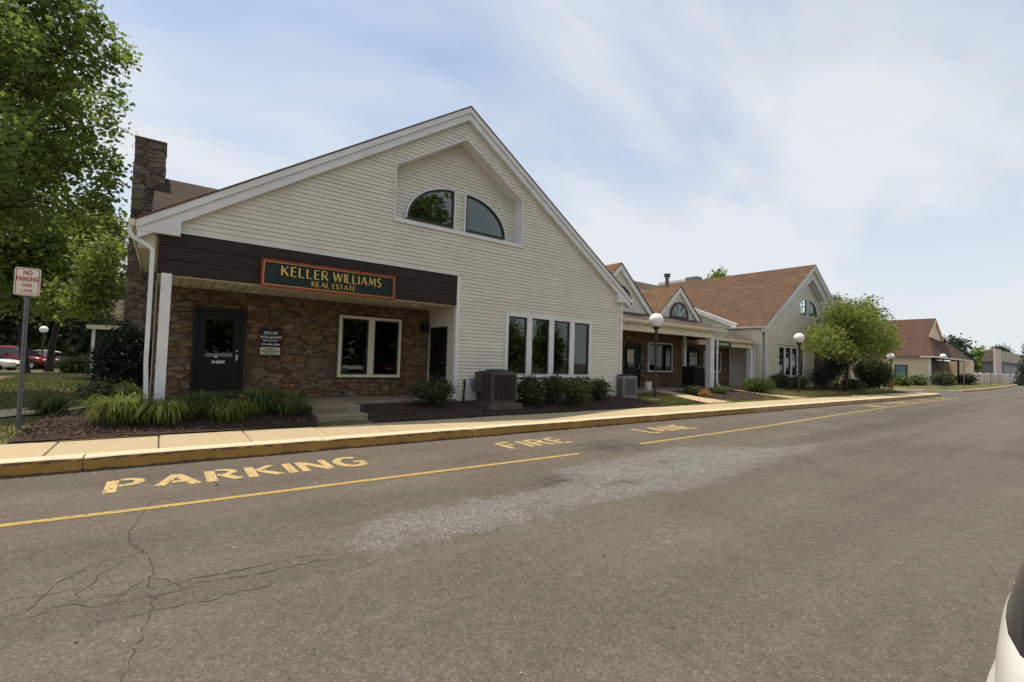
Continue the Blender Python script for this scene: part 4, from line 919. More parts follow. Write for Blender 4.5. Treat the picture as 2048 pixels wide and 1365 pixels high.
# porch roof 1 (front edge Y 12.75) and lower porch roof 2
g1 = 3.55
G().prism([(12.72,g1),(15.2,g1+.95),(15.2,g1+.89),(12.72,g1-.06)], 13.66, 23.35, axis='x').obj('porch_roof', MT['shingle_d'], LK)
G().prism([(12.72,g1-.005),(12.60,g1-.005),(12.60,g1-.06),(12.65,g1-.14),(12.72,g1-.14)], 13.66, 23.40, axis='x').obj('gutter', MT['cream'], LK)
boxo('porch_beam', MT['cream'], LK, 13.66, 22.55, 12.88, 13.10, 3.09, 3.42)
boxo('beam_trim', MT['cream'], LK, 13.66, 22.58, 12.84, 13.12, 3.40, 3.47)
boxo('porch_ceiling', MT['cream'], LK, 13.66, 23.2, 13.11, YW-.01, 3.30, 3.34)
boxo('porch_column', MT['white'], LK, 22.22, 22.56, 12.86, 13.14, FZ, 3.088)
downspout(LK, [(23.1,12.66,3.44),(23.1,12.66,3.36),(22.72,12.78,3.10),(22.70,12.78,3.0),(22.70,12.78,.85),(22.72,12.72,.70),(22.76,12.58,.60)], MT['white'], .055)
cpost = fy(1369,700,14.6); boxo('thin_post', MT['white'], LK, cpost.x-.07, cpost.x+.07, 14.53, 14.67, FZ, 3.30)
g2 = 3.20
G().prism([(13.62,g2),(15.3,g2+.62),(15.3,g2+.56),(13.62,g2-.06)], 23.36, 28.7, axis='x').obj('porch_roof', MT['shingle_d'], LK)
G().prism([(13.62,g2-.005),(13.50,g2-.005),(13.50,g2-.06),(13.55,g2-.14),(13.62,g2-.14)], 22.9, 28.5, axis='x').obj('gutter', MT['cream'], LK)
boxo('porch_beam', MT['cream'], LK, 22.57, 28.5, 13.74, 13.94, 2.80, 3.06)
boxo('porch_column', MT['white'], LK, 28.12, 28.40, 13.73, 14.0, FZ-.01, 2.798)
downspout(LK, [(28.3,13.56,3.06),(28.3,13.56,2.98),(28.44,13.68,2.78),(28.46,13.68,2.7),(28.46,13.68,.60)], MT['white'], .05)
boxo('porch_ceiling', MT['cream'], LK, 23.21, 28.6, 13.95, YW-.01, 3.0, 3.04)
lap_wall_x('end_siding', LK, 28.66, 14.05, 15.3, .46, lambda y: 3.0, -1)
boxo('end_wall', MT['siding'], LK, 28.70, 28.75, 13.35, 15.3, .4, 4.0)
# main link roof (ridge along X) and the two dormers
yrl = 19.6; zrl = fy(1270,562.5,yrl).z
xre = fy(1312,571,yrl).x
G().hexa([(13.66,15.05,g1+.79),(21.6,15.05,g1+.79),(xre,yrl,zrl-.07),(13.66,yrl,zrl-.07),(13.66,15.05,g1+.86),(21.6,15.05,g1+.86),(xre,yrl,zrl),(13.66,yrl,zrl)]).obj('roof_slope', MT['shingle_d'], LK)
G().prism([(24.2,g1+.86),(yrl,zrl),(yrl,zrl-.07),(24.2,g1+.79)], 13.66, xre, axis='x').obj('roof_slope', MT['shingle_d'], LK)
def dormer(xc, zp, hwd, yface, zbase, yback, slope, name):
    g = G()
    for za, zc in laps(zbase, zp-.28, .105):
        t0, t1 = (zp-.12-za)/slope, (zp-.12-zc)/slope
        board(g, xc-t0, xc+t0, xc-t1, xc+t1, za, zc, yface)
    o = g.obj(name, MT['siding'], LK)
    for s in (-1, 1):
        G().prism([(xc, zp), (xc+s*hwd, zp-slope*hwd), (xc+s*hwd, zp-slope*hwd-.06), (xc, zp-.06)], yface-.14, yback).obj('dormer_roof', MT['shingle_o'], LK)
        G().prism([(xc, zp-.062), (xc+s*(hwd-.01), zp-slope*hwd-.055), (xc+s*(hwd-.03), zp-slope*hwd-.36), (xc, zp-.36)], yface-.11, yface+.03).obj('rake_board', MT['white'], LK)
    return o
d1p = fy(1242.7,525,14.0); d2p = fy(1361,571.5,14.0)
D1 = dormer(d1p.x, d1p.z, 2.55, 14.1, 3.95, 18.5, .88, 'dormer'); D2 = dormer(d2p.x, d2p.z, 2.32, 14.1, 3.8, 18.5, .86, 'dormer')
def fan(c, r, z, y, parent):
    n = 16; o = [(c+r*math.cos(R(180*k/n)), z+r*math.sin(R(180*k/n))) for k in range(n+1)]
    i = [(c+(r-.09)*math.cos(R(180*k/n)), z+max(.05, (r-.09)*math.sin(R(180*k/n)))) for k in range(n+1)]
    g = G()
    for k in range(n): g.prism([o[k], o[k+1], i[k+1], i[k]], y-.05, y+.03)
    g.box(c-r, c+r, y-.05, y+.03, z-.03, z+.05); wo = g.obj('window', MT['frame_dark'], parent)
    G().prism(i, y-.02, y-.012).obj('pane', MT['glass'], wo); G().prism(i, y-.008, y-.004).obj('lining', MT['coil'], wo)  # dark sheet behind the pane stands in for the unlit inside
    g = G()
    for a in (45, 90, 135): g.prism([(c-.015*math.sin(R(a)), z+.06+.015*math.cos(R(a))), (c+.015*math.sin(R(a)), z+.06-.015*math.cos(R(a))), (c+.015*math.sin(R(a))+(r-.1)*math.cos(R(a)), z+(r-.1)*math.sin(R(a))-.015*math.cos(R(a))), (c-.015*math.sin(R(a))+(r-.1)*math.cos(R(a)), z+(r-.1)*math.sin(R(a))+.015*math.cos(R(a)))], y-.035-.001*a/45, y-.021)
    g.obj('muntin', MT['silver'], wo)
fan(d2p.x+.02, .80, 4.12, 14.07, D2); fan(d1p.x+.02, .80, 4.45, 14.07, D1)
# flue and roof units
q = fx(1335,575,26.0); fl = gz(1336,577,5.2)
fp = fy(1334,576,19.0); G().tube([(fp.x,fp.y,fp.z-.4),(fp.x,fp.y,fp.z+.72)], .13, 12).obj('roof_flue', MT['galv']); fo = bpy.data.objects['roof_flue']; tag(fo, 'grey metal flue pipe standing on the link roof', 'flue')
G().lathe((fp.x,fp.y,fp.z+.72), [(.13,0),(.22,.02),(.22,.10),(.15,.12),(.23,.18),(.23,.22)], 12).obj('flue_cap', MT['galv'], fo)
ru = fy(1316,568,27); 
un = G(); pA = fx(1318,566,36.2); pB = fx(1372,562,36.2); pC = fx(1395,562,36.2)
boxo('roof_vent_unit', MT['ac_grey'], None, 36.1, 36.9, pC.y, pB.y, 8.6, 9.32); tag(bpy.data.objects['roof_vent_unit'], 'small grey rooftop unit just behind the long brown ridge', 'roof unit')
boxo('roof_rail', MT['white'], None, 36.1, 36.2, pB.y, pA.y, 8.85, 9.2); tag(bpy.data.objects['roof_rail'], 'low white rail running along behind the brown ridge', 'rail')

# ---------------------------------------------------------------- signs
def raised_word(parent, text, x0, z0, wid, h, y, m, thick=.17, thin=.085, dep=.012, gap=.18):
    for gl in lettering(text, h, wid, thick, thin, gap=gap):
        if not gl: continue
        g = G()
        for k, (l, r) in enumerate(gl):
            yy = y-dep-.0006*k
            for i in range(len(l)-1): g.prism([(x0+l[i].x, z0+l[i].y), (x0+r[i].x, z0+r[i].y), (x0+r[i+1].x, z0+r[i+1].y), (x0+l[i+1].x, z0+l[i+1].y)], yy, y)
        g.obj('letter', m, parent)
def flat_text(parent, s, cx, zc, size, y, m, name='lettering', wid=None, shear=0.0, bold=0.0):
    c = bpy.data.curves.new('t', 'FONT'); c.body = s; c.size = size; c.align_x = 'CENTER'; c.align_y = 'CENTER'; c.extrude = .001; c.shear = shear; c.offset = bold
    o = bpy.data.objects.new('t', c); COL.objects.link(o); bpy.context.view_layer.update()
    me = bpy.data.meshes.new_from_object(o.evaluated_get(bpy.context.evaluated_depsgraph_get())); bpy.data.objects.remove(o)
    xs = [v.co.x for v in me.vertices]; k = (wid/(max(xs)-min(xs))) if wid else 1
    org = ORG[parent]
    for v in me.vertices: x, yy, z = v.co; v.co = (cx+x*k-org.x, y-z-org.y, zc+yy-org.z)
    me.materials.clear(); me.materials.append(m); r = bpy.data.objects.new(name, me); link(r, parent, org); return r
SG = root('shop_sign', (3.16, 11.3, 3.09), 'long dark green shop sign with gold lettering on the brown beam', 'sign')
sx0, sx1, sz0, sz1 = 1.63, 4.69, 3.09, 3.695; yS = 11.315
boxo('panel', MT['signgreen'], SG, sx0+.02, sx1-.02, yS, yS+.045, sz0+.02, sz1-.02)
for a in ((sx0,sx1,sz0,sz0+.045),(sx0,sx1,sz1-.045,sz1)): boxo('border', MT['signred'], SG, a[0], a[1], yS-.025, yS+.05, a[2], a[3])
for a in ((sx0,sx0+.045,sz0+.045,sz1-.045),(sx1-.045,sx1,sz0+.045,sz1-.045)): boxo('border', MT['signred'], SG, a[0], a[1], yS-.024, yS+.05, a[2], a[3])
g = G(); q = .012
g.box(sx0+.047, sx1-.047, yS-.012, yS, sz0+.047, sz0+.047+q); g.box(sx0+.047, sx1-.047, yS-.012, yS, sz1-.047-q, sz1-.047); g.box(sx0+.047, sx0+.047+q, yS-.011, yS, sz0+.06, sz1-.06); g.box(sx1-.047-q, sx1-.047, yS-.011, yS, sz0+.06, sz1-.06)
g.obj('gold_line', MT['gold'], SG)
raised_word(SG, 'KELLER', 2.04, 3.375, .98, .205, yS, MT['gold']); raised_word(SG, 'WILLIAMS', 3.15, 3.375, 1.15, .205, yS, MT['gold'])
raised_word(SG, 'REAL', 2.68, 3.20, .385, .115, yS, MT['gold']); raised_word(SG, 'ESTATE', 3.14, 3.20, .535, .115, yS, MT['gold'])
# address plaque beside the door
PL = root('wall_plaque', (2.18, 13.1, 1.5), 'small black plaque with clipped corners beside the green door', 'plaque')
px0, px1, pz0, pz1 = 1.895, 2.475, 1.50, 2.325; c = .09; yP = 13.12
oct_ = lambda i: [(px0+c,pz0+i),(px1-c,pz0+i),(px1-i,pz0+c),(px1-i,pz1-c),(px1-c,pz1-i),(px0+c,pz1-i),(px0+i,pz1-c),(px0+i,pz0+c)]
G().prism(oct_(0), yP, yP+.05).obj('border', MT['signred'], PL); G().prism(oct_(.02), yP-.006, yP-.001).obj('panel', MT['black'], PL)
yT = yP-.0075; xm = (px0+px1)/2
for s, z, sz, wd in (('KELLER',2.15,.10,.33),('WILLIAMS',2.04,.10,.49),('REAL ESTATE',1.955,.05,.34),('215-638-3838',1.86,.062,.42)): flat_text(PL, s, xm, z, sz, yT, MT['silver'], wid=wd, bold=.001)
g = G(); rr = .03; zz0, zz1, xx0, xx1 = 1.60, 1.79, px0+.06, px1-.06
poly = [];
for cx_, cz_, a0 in ((xx1-rr,zz1-rr,0),(xx0+rr,zz1-rr,90),(xx0+rr,zz0+rr,180),(xx1-rr,zz0+rr,270)): poly += [(cx_+rr*math.cos(R(a0+k*30)), cz_+rr*math.sin(R(a0+k*30))) for k in range(4)]
G().prism(poly[::-1], yP-.010, yP-.0065).obj('note_panel', MT['cream_panel'], PL)
for s, z in (('Walk-in',1.745),('Appointments',1.693),('Welcome',1.638)): flat_text(PL, s, xm, z, .058, yP-.0115, MT['ink'], wid=.036*len(s), bold=.0012)
for z in (2.27, 1.55): G().box(xm-.009, xm+.009, yP-.012, yP-.0065, z-.009, z+.009).obj('screw', MT['silver'], PL)
flat_text(d1, '2400', 1.07, 1.385, .105, 13.2-.05-.0045, MT['silver'], 'house_number', wid=.29, shear=.25, bold=.003)
# no-parking sign on a steel post
NP = root('parking_sign', (-1.86, 11.25, .27), 'white and red no parking fire lane sign on steel post', 'sign')
ns = (-2.035, -1.72, 2.485, 2.955); yN = 11.205
G().tube([(-1.865,11.25,.1),(-1.875,11.25,2.90)], .034, 6).obj('post', MT['galv'], NP)
g = G()
for k in range(44): z = .45+k*.05; g.box(-1.876, -1.862, 11.213, 11.2155, z, z+.02)
g.obj('post_holes', MT['black'], NP)
def rrect(x0,x1,z0,z1,r): 
    o = []
    for cx_, cz_, a0 in ((x0+r,z0+r,180),(x1-r,z0+r,270),(x1-r,z1-r,0),(x0+r,z1-r,90)): o += [(cx_+r*math.cos(R(a0+k*30)), cz_+r*math.sin(R(a0+k*30))) for k in range(4)]
    return o
G().prism(rrect(*ns,.04), yN, yN+.006).obj('panel', MT['signwhite'], NP)
o_, i_ = rrect(ns[0]+.015,ns[1]-.015,ns[2]+.015,ns[3]-.015,.032), rrect(ns[0]+.025,ns[1]-.025,ns[2]+.025,ns[3]-.025,.026); g = G(); n = len(o_)
for k in range(n): g.prism([o_[k], o_[(k+1)%n], i_[(k+1)%n], i_[k]], yN-.002, yN-.0003)
g.obj('border', MT['redink'], NP)
for s, z, sz, wd in (('NO',2.865,.105,.11),('PARKING',2.76,.105,.262),('FIRE',2.655,.075,.115),('LANE',2.565,.075,.135)): flat_text(NP, s, -1.878, z, sz, yN-.0015, MT['redink'], wid=wd, bold=.003 if sz > .1 else .001)
# green hanging sign at the link
hs0, hs1 = fy(1428,690,13.75), fy(1460,697,13.75)
HS = root('hanging_sign', (hs0.x, 13.75, 2.6), 'dark green hanging sign with arched top under the lower porch', 'sign')
zt_, zb_ = fy(1445,682,13.72).z, fy(1445,696,13.72).z; xa, xb = hs0.x, hs1.x
poly = [(xa,zb_),(xb,zb_),(xb,zt_-.1)]+[(xb+(xa-xb)*k/8, zt_-.1+.1*math.sin(math.pi*k/8)) for k in range(1,8)]+[(xa,zt_-.1)]
G().prism(poly, 13.68, 13.73).obj('panel', mat('sign_leaf_green', (.012,.05,.022), rough=.5), HS)
g = G(); zl = zb_*.45+zt_*.55; rl = random.Random(2); x = xa+.35
while x < xb-.3: w_ = rl.uniform(.05,.11); g.box(x, x+w_, 13.674, 13.6795, zl-.07, zl+.07*rl.uniform(.4,1)); x += w_+.03
g.obj('lettering', MT['cream_panel'], HS)
for x in (xa+.3, xb-.3): G().box(x-.01, x+.01, 13.70, 13.715, zt_-.06, 2.81).obj('hanger', MT['black'], HS)
# red-lettered notice on the link door glass
nt0, nt1 = fy(1256,700,15.18), fy(1266.5,725,15.18)
NT = root('door_notice', (nt0.x, 15.18, nt1.z), 'white notice with red lettering fixed to the dark link door', 'notice')
boxo('panel', MT['signwhite'], NT, nt0.x, nt1.x, 15.20, 15.21, nt1.z, nt0.z)
ncx = (nt0.x+nt1.x)/2; nh = nt0.z-nt1.z
for s, k in (('NO',.84),('PARKING',.58),('FIRE',.36),('LANE',.15)): flat_text(NT, s, ncx, nt1.z+nh*k, nh*.2, 15.197, MT['redink'], wid=(nt1.x-nt0.x)*(.8 if len(s) > 4 else .45), bold=.003)
# ---------------------------------------------------------------- condensers and small fittings
def condenser(name, label, x0, x1, y0, y1, z0, z1, m, ribs=13, rnd=.08):
    A = root(name, ((x0+x1)/2, (y0+y1)/2, z0-.1), label, 'air conditioner', 'outdoor condensers')
    def ring(i, z): return [(p[0], p[1], z) for p in rrect(x0+i, x1-i, y0+i, y1-i, rnd)]
    boxo('pad', MT['pad'], A, x0-.12, x1+.12, y0-.12, y1+.10, z0-.16, z0-.012)
    def loop(i, za, zc): 
        a, b = ring(i, za), ring(i, zc); n = len(a); return G().add(a+b, [(k, (k+1)%n, (k+1)%n+n, k+n) for k in range(n)]+[tuple(range(n-1,-1,-1)), tuple(range(n, 2*n))])
    loop(.03, z0+.05, z1-.07).obj('coil', MT['coil'], A); loop(0, z0-.01, z0+.07).obj('base_pan', m, A); loop(-.006, z1-.09, z1).obj('top_cover', m, A)
    g = G(); 
    for k in range(ribs+1):
        x = x0+rnd*.5+(x1-x0-rnd)*k/ribs; g.box(x-.007, x+.007, y0+.002, y0+.028, z0+.07, z1-.09)
        y = y0+rnd*.5+(y1-y0-rnd)*k/ribs; g.box(x0+.002, x0+.028, y-.007, y+.007, z0+.07, z1-.09); g.box(x1-.028, x1-.002, y-.007, y+.007, z0+.07, z1-.09)
    g.obj('grille', m, A)
    for (x, y) in ((x0,y0),(x1,y0),(x0,y1),(x1,y1)): sx = 1 if x == x0 else -1; sy = 1 if y == y0 else -1; G().box(min(x+.006*sx,x+sx*.055), max(x+.006*sx,x+sx*.055), min(y+.004*sy,y+sy*.05), max(y+.004*sy,y+sy*.05), z0+.06, z1-.08).obj('corner_post', m, A)
    c = ((x0+x1)/2, (y0+y1)/2, z1); G().lathe(c, [(.36,0),(.34,.03),(.2,.055),(.06,.065),(.05,.05)], 20).obj('fan_guard', MT['black'], A)
    return A
a1 = condenser('air_conditioner', 'brown condenser on thick concrete pad beside the tall four pane window', 7.12, 7.98, 10.35, 11.12, .46, 1.32, MT['ac'], rnd=.12)
boxo('service_panel', MT['ac'], a1, 7.02, 7.119, 10.80, 11.05, .75, 1.30)
condenser('air_conditioner', 'light grey condenser at the far corner of the near building', 13.35, 14.12, 11.05, 11.75, .42, 1.20, MT['ac_grey'], rnd=.05)
condenser('air_conditioner', 'black condenser behind the thick white porch column', 21.75, 22.62, 13.4, 14.2, .62, 1.62, MT['ac_dark'], rnd=.05)
el = root('electrical_box', (6.95, 11.36, .7), 'grey electrical disconnect box on the siding beside the brown condenser', 'electrical box')
q0, q1 = fy(943,757,11.3), fy(953,773,11.3); boxo('case', MT['grey_box'], el, q0.x, q1.x, 11.28, 11.375, q1.z, q0.z); G().tube([(q0.x+.06,11.33,q1.z),(q0.x+.1,11.33,q1.z-.15),(q0.x+.35,11.2,q1.z-.22)], .012, 6).obj('conduit', MT['black'], el)
q0 = fy(929,763,11.3); G().tube([(q0.x-.05,11.25,q0.z+.0),(q0.x,11.30,q0.z+.03),(q0.x+.02,11.31,q0.z-.03),(q0.x-.01,11.31,.55),(q0.x,11.31,.42)], .028, 8).obj('drain_pipe', MT['black']); tag(bpy.data.objects['drain_pipe'], 'black bent pipe rising from the mulch at the porch corner', 'pipe')
bq = gz(1296,780,.5); g = G(); g.lathe((bq.x,bq.y,.5), [(.14,0),(.16,.34),(.17,.36),(.15,.37)], 14); tag(g.obj('white_bucket', MT['signwhite']), 'small white bucket on the link porch floor', 'bucket')
# ---------------------------------------------------------------- globe lamps
def lamp(label, base, h):
    L_ = root('lamp_post', base, label, 'lamp post', 'white globe lamp posts'); x, y, z = base
    G().box(x-.17, x+.17, y-.17, y+.17, z-.06, z+.05).obj('footing', MT['concrete'], L_)
    G().lathe((x,y,z+.05), [(.10,0),(.10,.02),(.06,.05),(.05,.08),(.05,h-.85),(.065,h-.84),(.065,h-.72),(.045,h-.70)], 12).obj('pole', MT['bronze'], L_)
    G().lathe((x,y,z+h-.66), [(.04,0),(.05,.06),(.12,.12),(.13,.20),(.10,.21)], 16).obj('fitter', MT['bronze'], L_)
    r = .27; G().lathe((x,y,z+h-.22), [(r*math.sin(R(a)), -r*math.cos(R(a))) for a in range(22,176,11)], 24).obj('globe', MT['globe'], L_, smooth=True); return L_
for lb, px, py, Y in (('lamp post with white globe in front of the link porch', 1310, 797, 11.0), ('lamp post with white globe before the second building windows', 1598, 787, 11.0), ('small distant lamp post with white globe across the driveway', 1887, 775, 11.5)):
    b = fy(px, py, Y); lamp(lb, (b.x, Y, hz(b.x,Y) if b.x < 44 else b.z), 3.3)
b = gz(82,738,-.06); lamp('far lamp post with white globe among the trees at left', (b.x,b.y,-.06), 3.3)
b = fy(1782,772,12.6); lamp('distant lamp post half hidden behind the round bush', (b.x,b.y,.2), 3.0)
# ---------------------------------------------------------------- plants
def leaf_cloud(blobs, n, size, seed, clump=7, spread=.9, shell=.5, gap=.25, droop=.3, aspect=1.9):
    rg = np.random.default_rng(seed); B = np.array([(*c, *(r if isinstance(r, (tuple, list)) else (r,r,r))) for c, r in blobs]); vol = (B[:,3]*B[:,4]*B[:,5])**.75; k = rg.choice(len(B), n//clump, p=vol/vol.sum())
    d = rg.normal(size=(len(k),3)); d /= np.linalg.norm(d,axis=1)[:,None]; r = rg.random(len(k))**shell; P = B[k,:3]+d*r[:,None]*B[k,3:]
    s = 1.1/np.cbrt(B[:,3]*B[:,4]*B[:,5]).mean(); nv = np.sin(P[:,0]*s*3.1+1.3)*np.sin(P[:,1]*s*2.7+.4)+np.sin(P[:,2]*s*3.7+P[:,0]*s*1.9)*.7+rg.normal(size=len(P))*.35
    P = P[nv > np.quantile(nv, gap)]
    Q = np.repeat(P, clump, 0)+rg.normal(size=(len(P)*clump,3))*size*spread*2.0; m = len(Q)
    ax = rg.normal(size=(m,3)); ax[:,2] = ax[:,2]*.6-droop; ax /= np.linalg.norm(ax,axis=1)[:,None]; b2 = rg.normal(size=(m,3)); b2 -= ax*(ax*b2).sum(1)[:,None]; b2 /= np.linalg.norm(b2,axis=1)[:,None]
    nn = np.cross(ax, b2); sz = size*rg.uniform(.6,1.35,m)[:,None]
    V = np.stack([Q-ax*sz, Q-b2*sz/aspect+nn*sz*.18, Q+ax*sz, Q+b2*sz/aspect+nn*sz*.18], 1).reshape(-1,3)
    lv = np.repeat(np.clip(np.repeat(rg.random(len(P)), clump)*.6+rg.random(m)*.4, 0, 1), 4); return V, m, lv
def limb(g, a, b, ra, rb, seed, n=6, sag=.12):
    rn = random.Random(seed); a, b = Vector(a), Vector(b); L = (b-a).length; pts = []; rs_ = []
    for i in range(n+1):
        t = i/n; p = a.lerp(b, t); off = math.sin(math.pi*t)*L*sag; p += Vector((rn.gauss(0,.03)*L, rn.gauss(0,.03)*L, off*.4))*(1 if 0 < i < n else 0); pts.append(p); rs_.append(ra+(rb-ra)*t)
    g.tube(pts, rs_, 7)
def tree(name, label, base, fork, r0, blobs, n, size, m, seed, limbs=None, group=None, cat='tree', **kw):
    T = root(name, base, label, cat, group); g = G(); rn = random.Random(seed); base, fork = Vector(base), Vector(fork)
    pts = [base-Vector((0,0,.15)), base+Vector((0,0,.12)), base.lerp(fork,.35)+Vector((rn.gauss(0,.05),rn.gauss(0,.05),0)), base.lerp(fork,.7)+Vector((rn.gauss(0,.05),rn.gauss(0,.05),0)), fork]
    g.tube(pts, [r0*1.6, r0*1.15, r0, r0*.85, r0*.7], 10)
    o = g.obj('trunk', MT['bark'], T, smooth=True)
    g = G()
    for i, (c, r) in enumerate(blobs):
        rr = r if not isinstance(r, (tuple,list)) else min(r); many = len(blobs) > 40
        if many and rr < .42: continue
        st = fork+Vector((rn.gauss(0,.15),rn.gauss(0,.15),rn.uniform(0,1.2) if many else 0)) if many or rn.random() < .6 else base.lerp(fork, rn.uniform(.75,1)); c = Vector(c); limb(g, st, st.lerp(c, .92), r0*rn.uniform(.26,.42)*(.6 if many else 1), r0*.05, seed*31+i)
        for k in range(3): limb(g, st.lerp(c, rn.uniform(.55,.95)), c+Vector((rn.gauss(0,1),rn.gauss(0,1),rn.gauss(0,.7))).normalized()*rr*.5, r0*.09, r0*.02, seed*57+i*5+k, 4)
    g.obj('limbs', MT['bark'], T, smooth=True)
    V, k, lv = leaf_cloud(blobs, n, size, seed, **kw); quads_obj('crown', V, k, m, lv, T); return T
def shrub(name, label, c, rad, n, size, m, seed, group=None, cat='shrub', lobes=5, stem=True, **kw):
    c = Vector(c); S = root(name, c, label, cat, group); rn = random.Random(seed); rx, ry, rz = rad; blobs = []
    for k in range(lobes): a = 6.28*k/lobes+rn.random(); f = rn.uniform(.25,.5); blobs.append(((c.x+rx*f*math.cos(a), c.y+ry*f*math.sin(a), c.z+rz*rn.uniform(.75,1.25)), (rx*rn.uniform(.5,.68), ry*rn.uniform(.5,.68), rz*rn.uniform(.55,.78))))
    blobs.append(((c.x,c.y,c.z+rz*.95), (rx*.7,ry*.7,rz*.95)))
    g = G()
    for k in range(6): a = 6.28*k/6; limb(g, (c.x+.04*math.cos(a),c.y+.04*math.sin(a),c.z-.05), (c.x+rx*.6*math.cos(a),c.y+ry*.6*math.sin(a),c.z+rz*1.2), .018, .005, seed+k, 4)
    g.obj('stems', MT['bark'], S); V, q, lv = leaf_cloud(blobs, n, size, seed, **kw); V[:,2] = np.maximum(V[:,2], c.z-.02); quads_obj('foliage', V, q, m, lv, S); return S
def blobpx(lst, Y, rz=1.0, ry=1.0):
    o = []
    for it in lst:
        px, py, rp = it[:3]; dy = it[3] if len(it) > 3 else 0; c = fy(px, py, Y+dy); r = rp*ppm(c); o.append((tuple(c), (r, r*ry, r*rz)))
    return o
rsp = random.Random(4); SPRAY = []
BND = [(150,-10),(190,10),(205,55),(240,70),(262,105),(232,150),(248,190),(212,222),(242,268),(208,305),(246,332),(222,378),(240,405),(196,432),(150,450)]
for (ax_, ay_), (bx_, by_) in zip(BND, BND[1:]):
    for k in range(4): t = rsp.random(); SPRAY.append((ax_+(bx_-ax_)*t-rsp.uniform(0,26), ay_+(by_-ay_)*t+rsp.gauss(0,5), rsp.uniform(7,15), rsp.uniform(-.9,.6)))
# near maple: trunk stands left of the frame, limbs and crown reach in
tree('maple_tree', 'large maple whose leafy crown fills the upper left corner', (-6.9,17.6,.28), (-6.0,17.4,4.0), .30,
     blobpx([(40,20,70),(120,60,60),(165,75,38,-.5),(215,95,24,-.6),(238,120,13,-.8),(60,140,80),(135,150,56),(190,140,30,-.5),(100,240,80,.4),(160,245,40),(215,275,24),(60,330,70,.6),(150,320,60),(205,340,28),(130,400,52),(195,395,26),(40,420,62,.5),(-60,60,110),(-80,220,120),(-60,360,110),(30,-80,110),(120,-40,60),(170,22,10,-.6),(172,50,13,-.6),(60,-200,110), (228,420,12),(226,300,12),(245,185,10,-.3),(222,235,12,-.3),(60,180,80,3.2),(120,300,60,3.0),(30,330,80,3.4),(-40,100,110,3.5),(150,200,50,2.6),(-60,260,110,-2.6),(20,60,70,-2.4)]+SPRAY, 17.2, 1.0, 1.3), 66000, .066, MT['maple'], 3, clump=14, spread=1.1, gap=.50, shell=.48, aspect=1.35)
# trees behind, around the far lawn
b = gz(50,745,.25); b2 = gz(98,740,.24)
tree('shade_tree', 'dark trunked shade tree standing behind the no parking sign', tuple(b), (b.x-.6,b.y,b.z+5.0), .17, blobpx([(20,430,90),(80,470,80),(0,520,110),(90,540,70),(-80,450,120),(40,585,70),(130,480,60),(10,350,100)], b.y, .85), 15000, .15, MT['maple'], 8, clump=7, gap=.15)
tree('shade_tree', 'shade tree with pale green crown left of the chimney', tuple(b2), (b2.x+.3,b2.y,b2.z+4.5), .17, blobpx([(190,490,58),(215,455,36),(205,560,50,-11),(236,520,22,-11),(150,545,60),(120,600,46,-6),(180,605,42,-11),(235,470,22),(160,450,60),(228,585,24,-11),(215,612,22,-11),(205,510,40,-11)], b2.y-1.5, .9), 17000, .12, MT['maple2'], 9, clump=7, gap=.22)
for i, (lst, Y, lb) in enumerate((([(0,600,75),(60,630,60),(-60,620,90),(30,560,70)], 60, 'dense dark tree at the far left edge behind the parked cars'), ([(120,630,55),(170,650,42),(150,600,50),(110,670,30)], 62, 'dense dark tree beyond the wooden fence at left'), ([(210,650,40),(215,600,40),(190,680,30)], 58, 'dark tree beyond the rear porch'), ([(-10,680,40),(40,690,34),(90,690,30),(-60,680,50),(10,650,40)], 75, 'broad dark tree mass low behind the red car'), ([(130,695,26),(165,690,26),(200,700,24),(110,680,26)], 74, 'low dark trees beyond the plank fence'))):
    c = blobpx(lst, Y, .9); bx = c[0][0]; tree('background_tree', lb, (bx[0], Y, -.1), (bx[0], Y, 3.0), .3, c, 7000, .34, MT['conifer'] if i != 1 else MT['maple'], 70+i, group='trees beyond the rear lot', clump=6, gap=.1)
# shrubs at the left of the porch
shrub('yew_bush', 'tall rounded dark yew in front of the stone chimney', (fy(250,700,14.6).x,14.6,.28), (.70,.6,1.06), 20000, .036, MT['yew'], 12, clump=6, gap=.05, shell=.4, spread=.8)
q = gz(215,792,.3); shrub('small_shrub', 'loose dark green shrub below the yew left of the porch', (-1.02,13.25,.28), (.42,.42,.36), 3000, .035, MT['shrub'], 13, group='shrubs left of the porch')
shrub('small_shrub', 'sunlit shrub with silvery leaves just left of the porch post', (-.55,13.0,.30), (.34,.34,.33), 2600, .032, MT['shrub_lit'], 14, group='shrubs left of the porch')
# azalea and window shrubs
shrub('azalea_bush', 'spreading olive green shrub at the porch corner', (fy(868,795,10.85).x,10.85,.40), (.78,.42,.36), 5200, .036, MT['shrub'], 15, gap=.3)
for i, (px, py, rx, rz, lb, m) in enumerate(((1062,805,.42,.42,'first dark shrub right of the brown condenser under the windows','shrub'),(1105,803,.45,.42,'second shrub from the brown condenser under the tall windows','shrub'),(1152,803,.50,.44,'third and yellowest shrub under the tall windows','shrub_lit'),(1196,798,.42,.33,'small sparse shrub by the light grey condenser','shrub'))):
    c = gz(px, py, .44); yy = min(c.y, 10.95); c = fy(px, py, yy); shrub('foundation_shrub', lb, (c.x, yy, hz(c.x,yy)+.03), (rx*1.2,.42,rz*1.08), 5600, .038, MT[m], 20+i, group='shrubs under the tall windows', gap=.2)
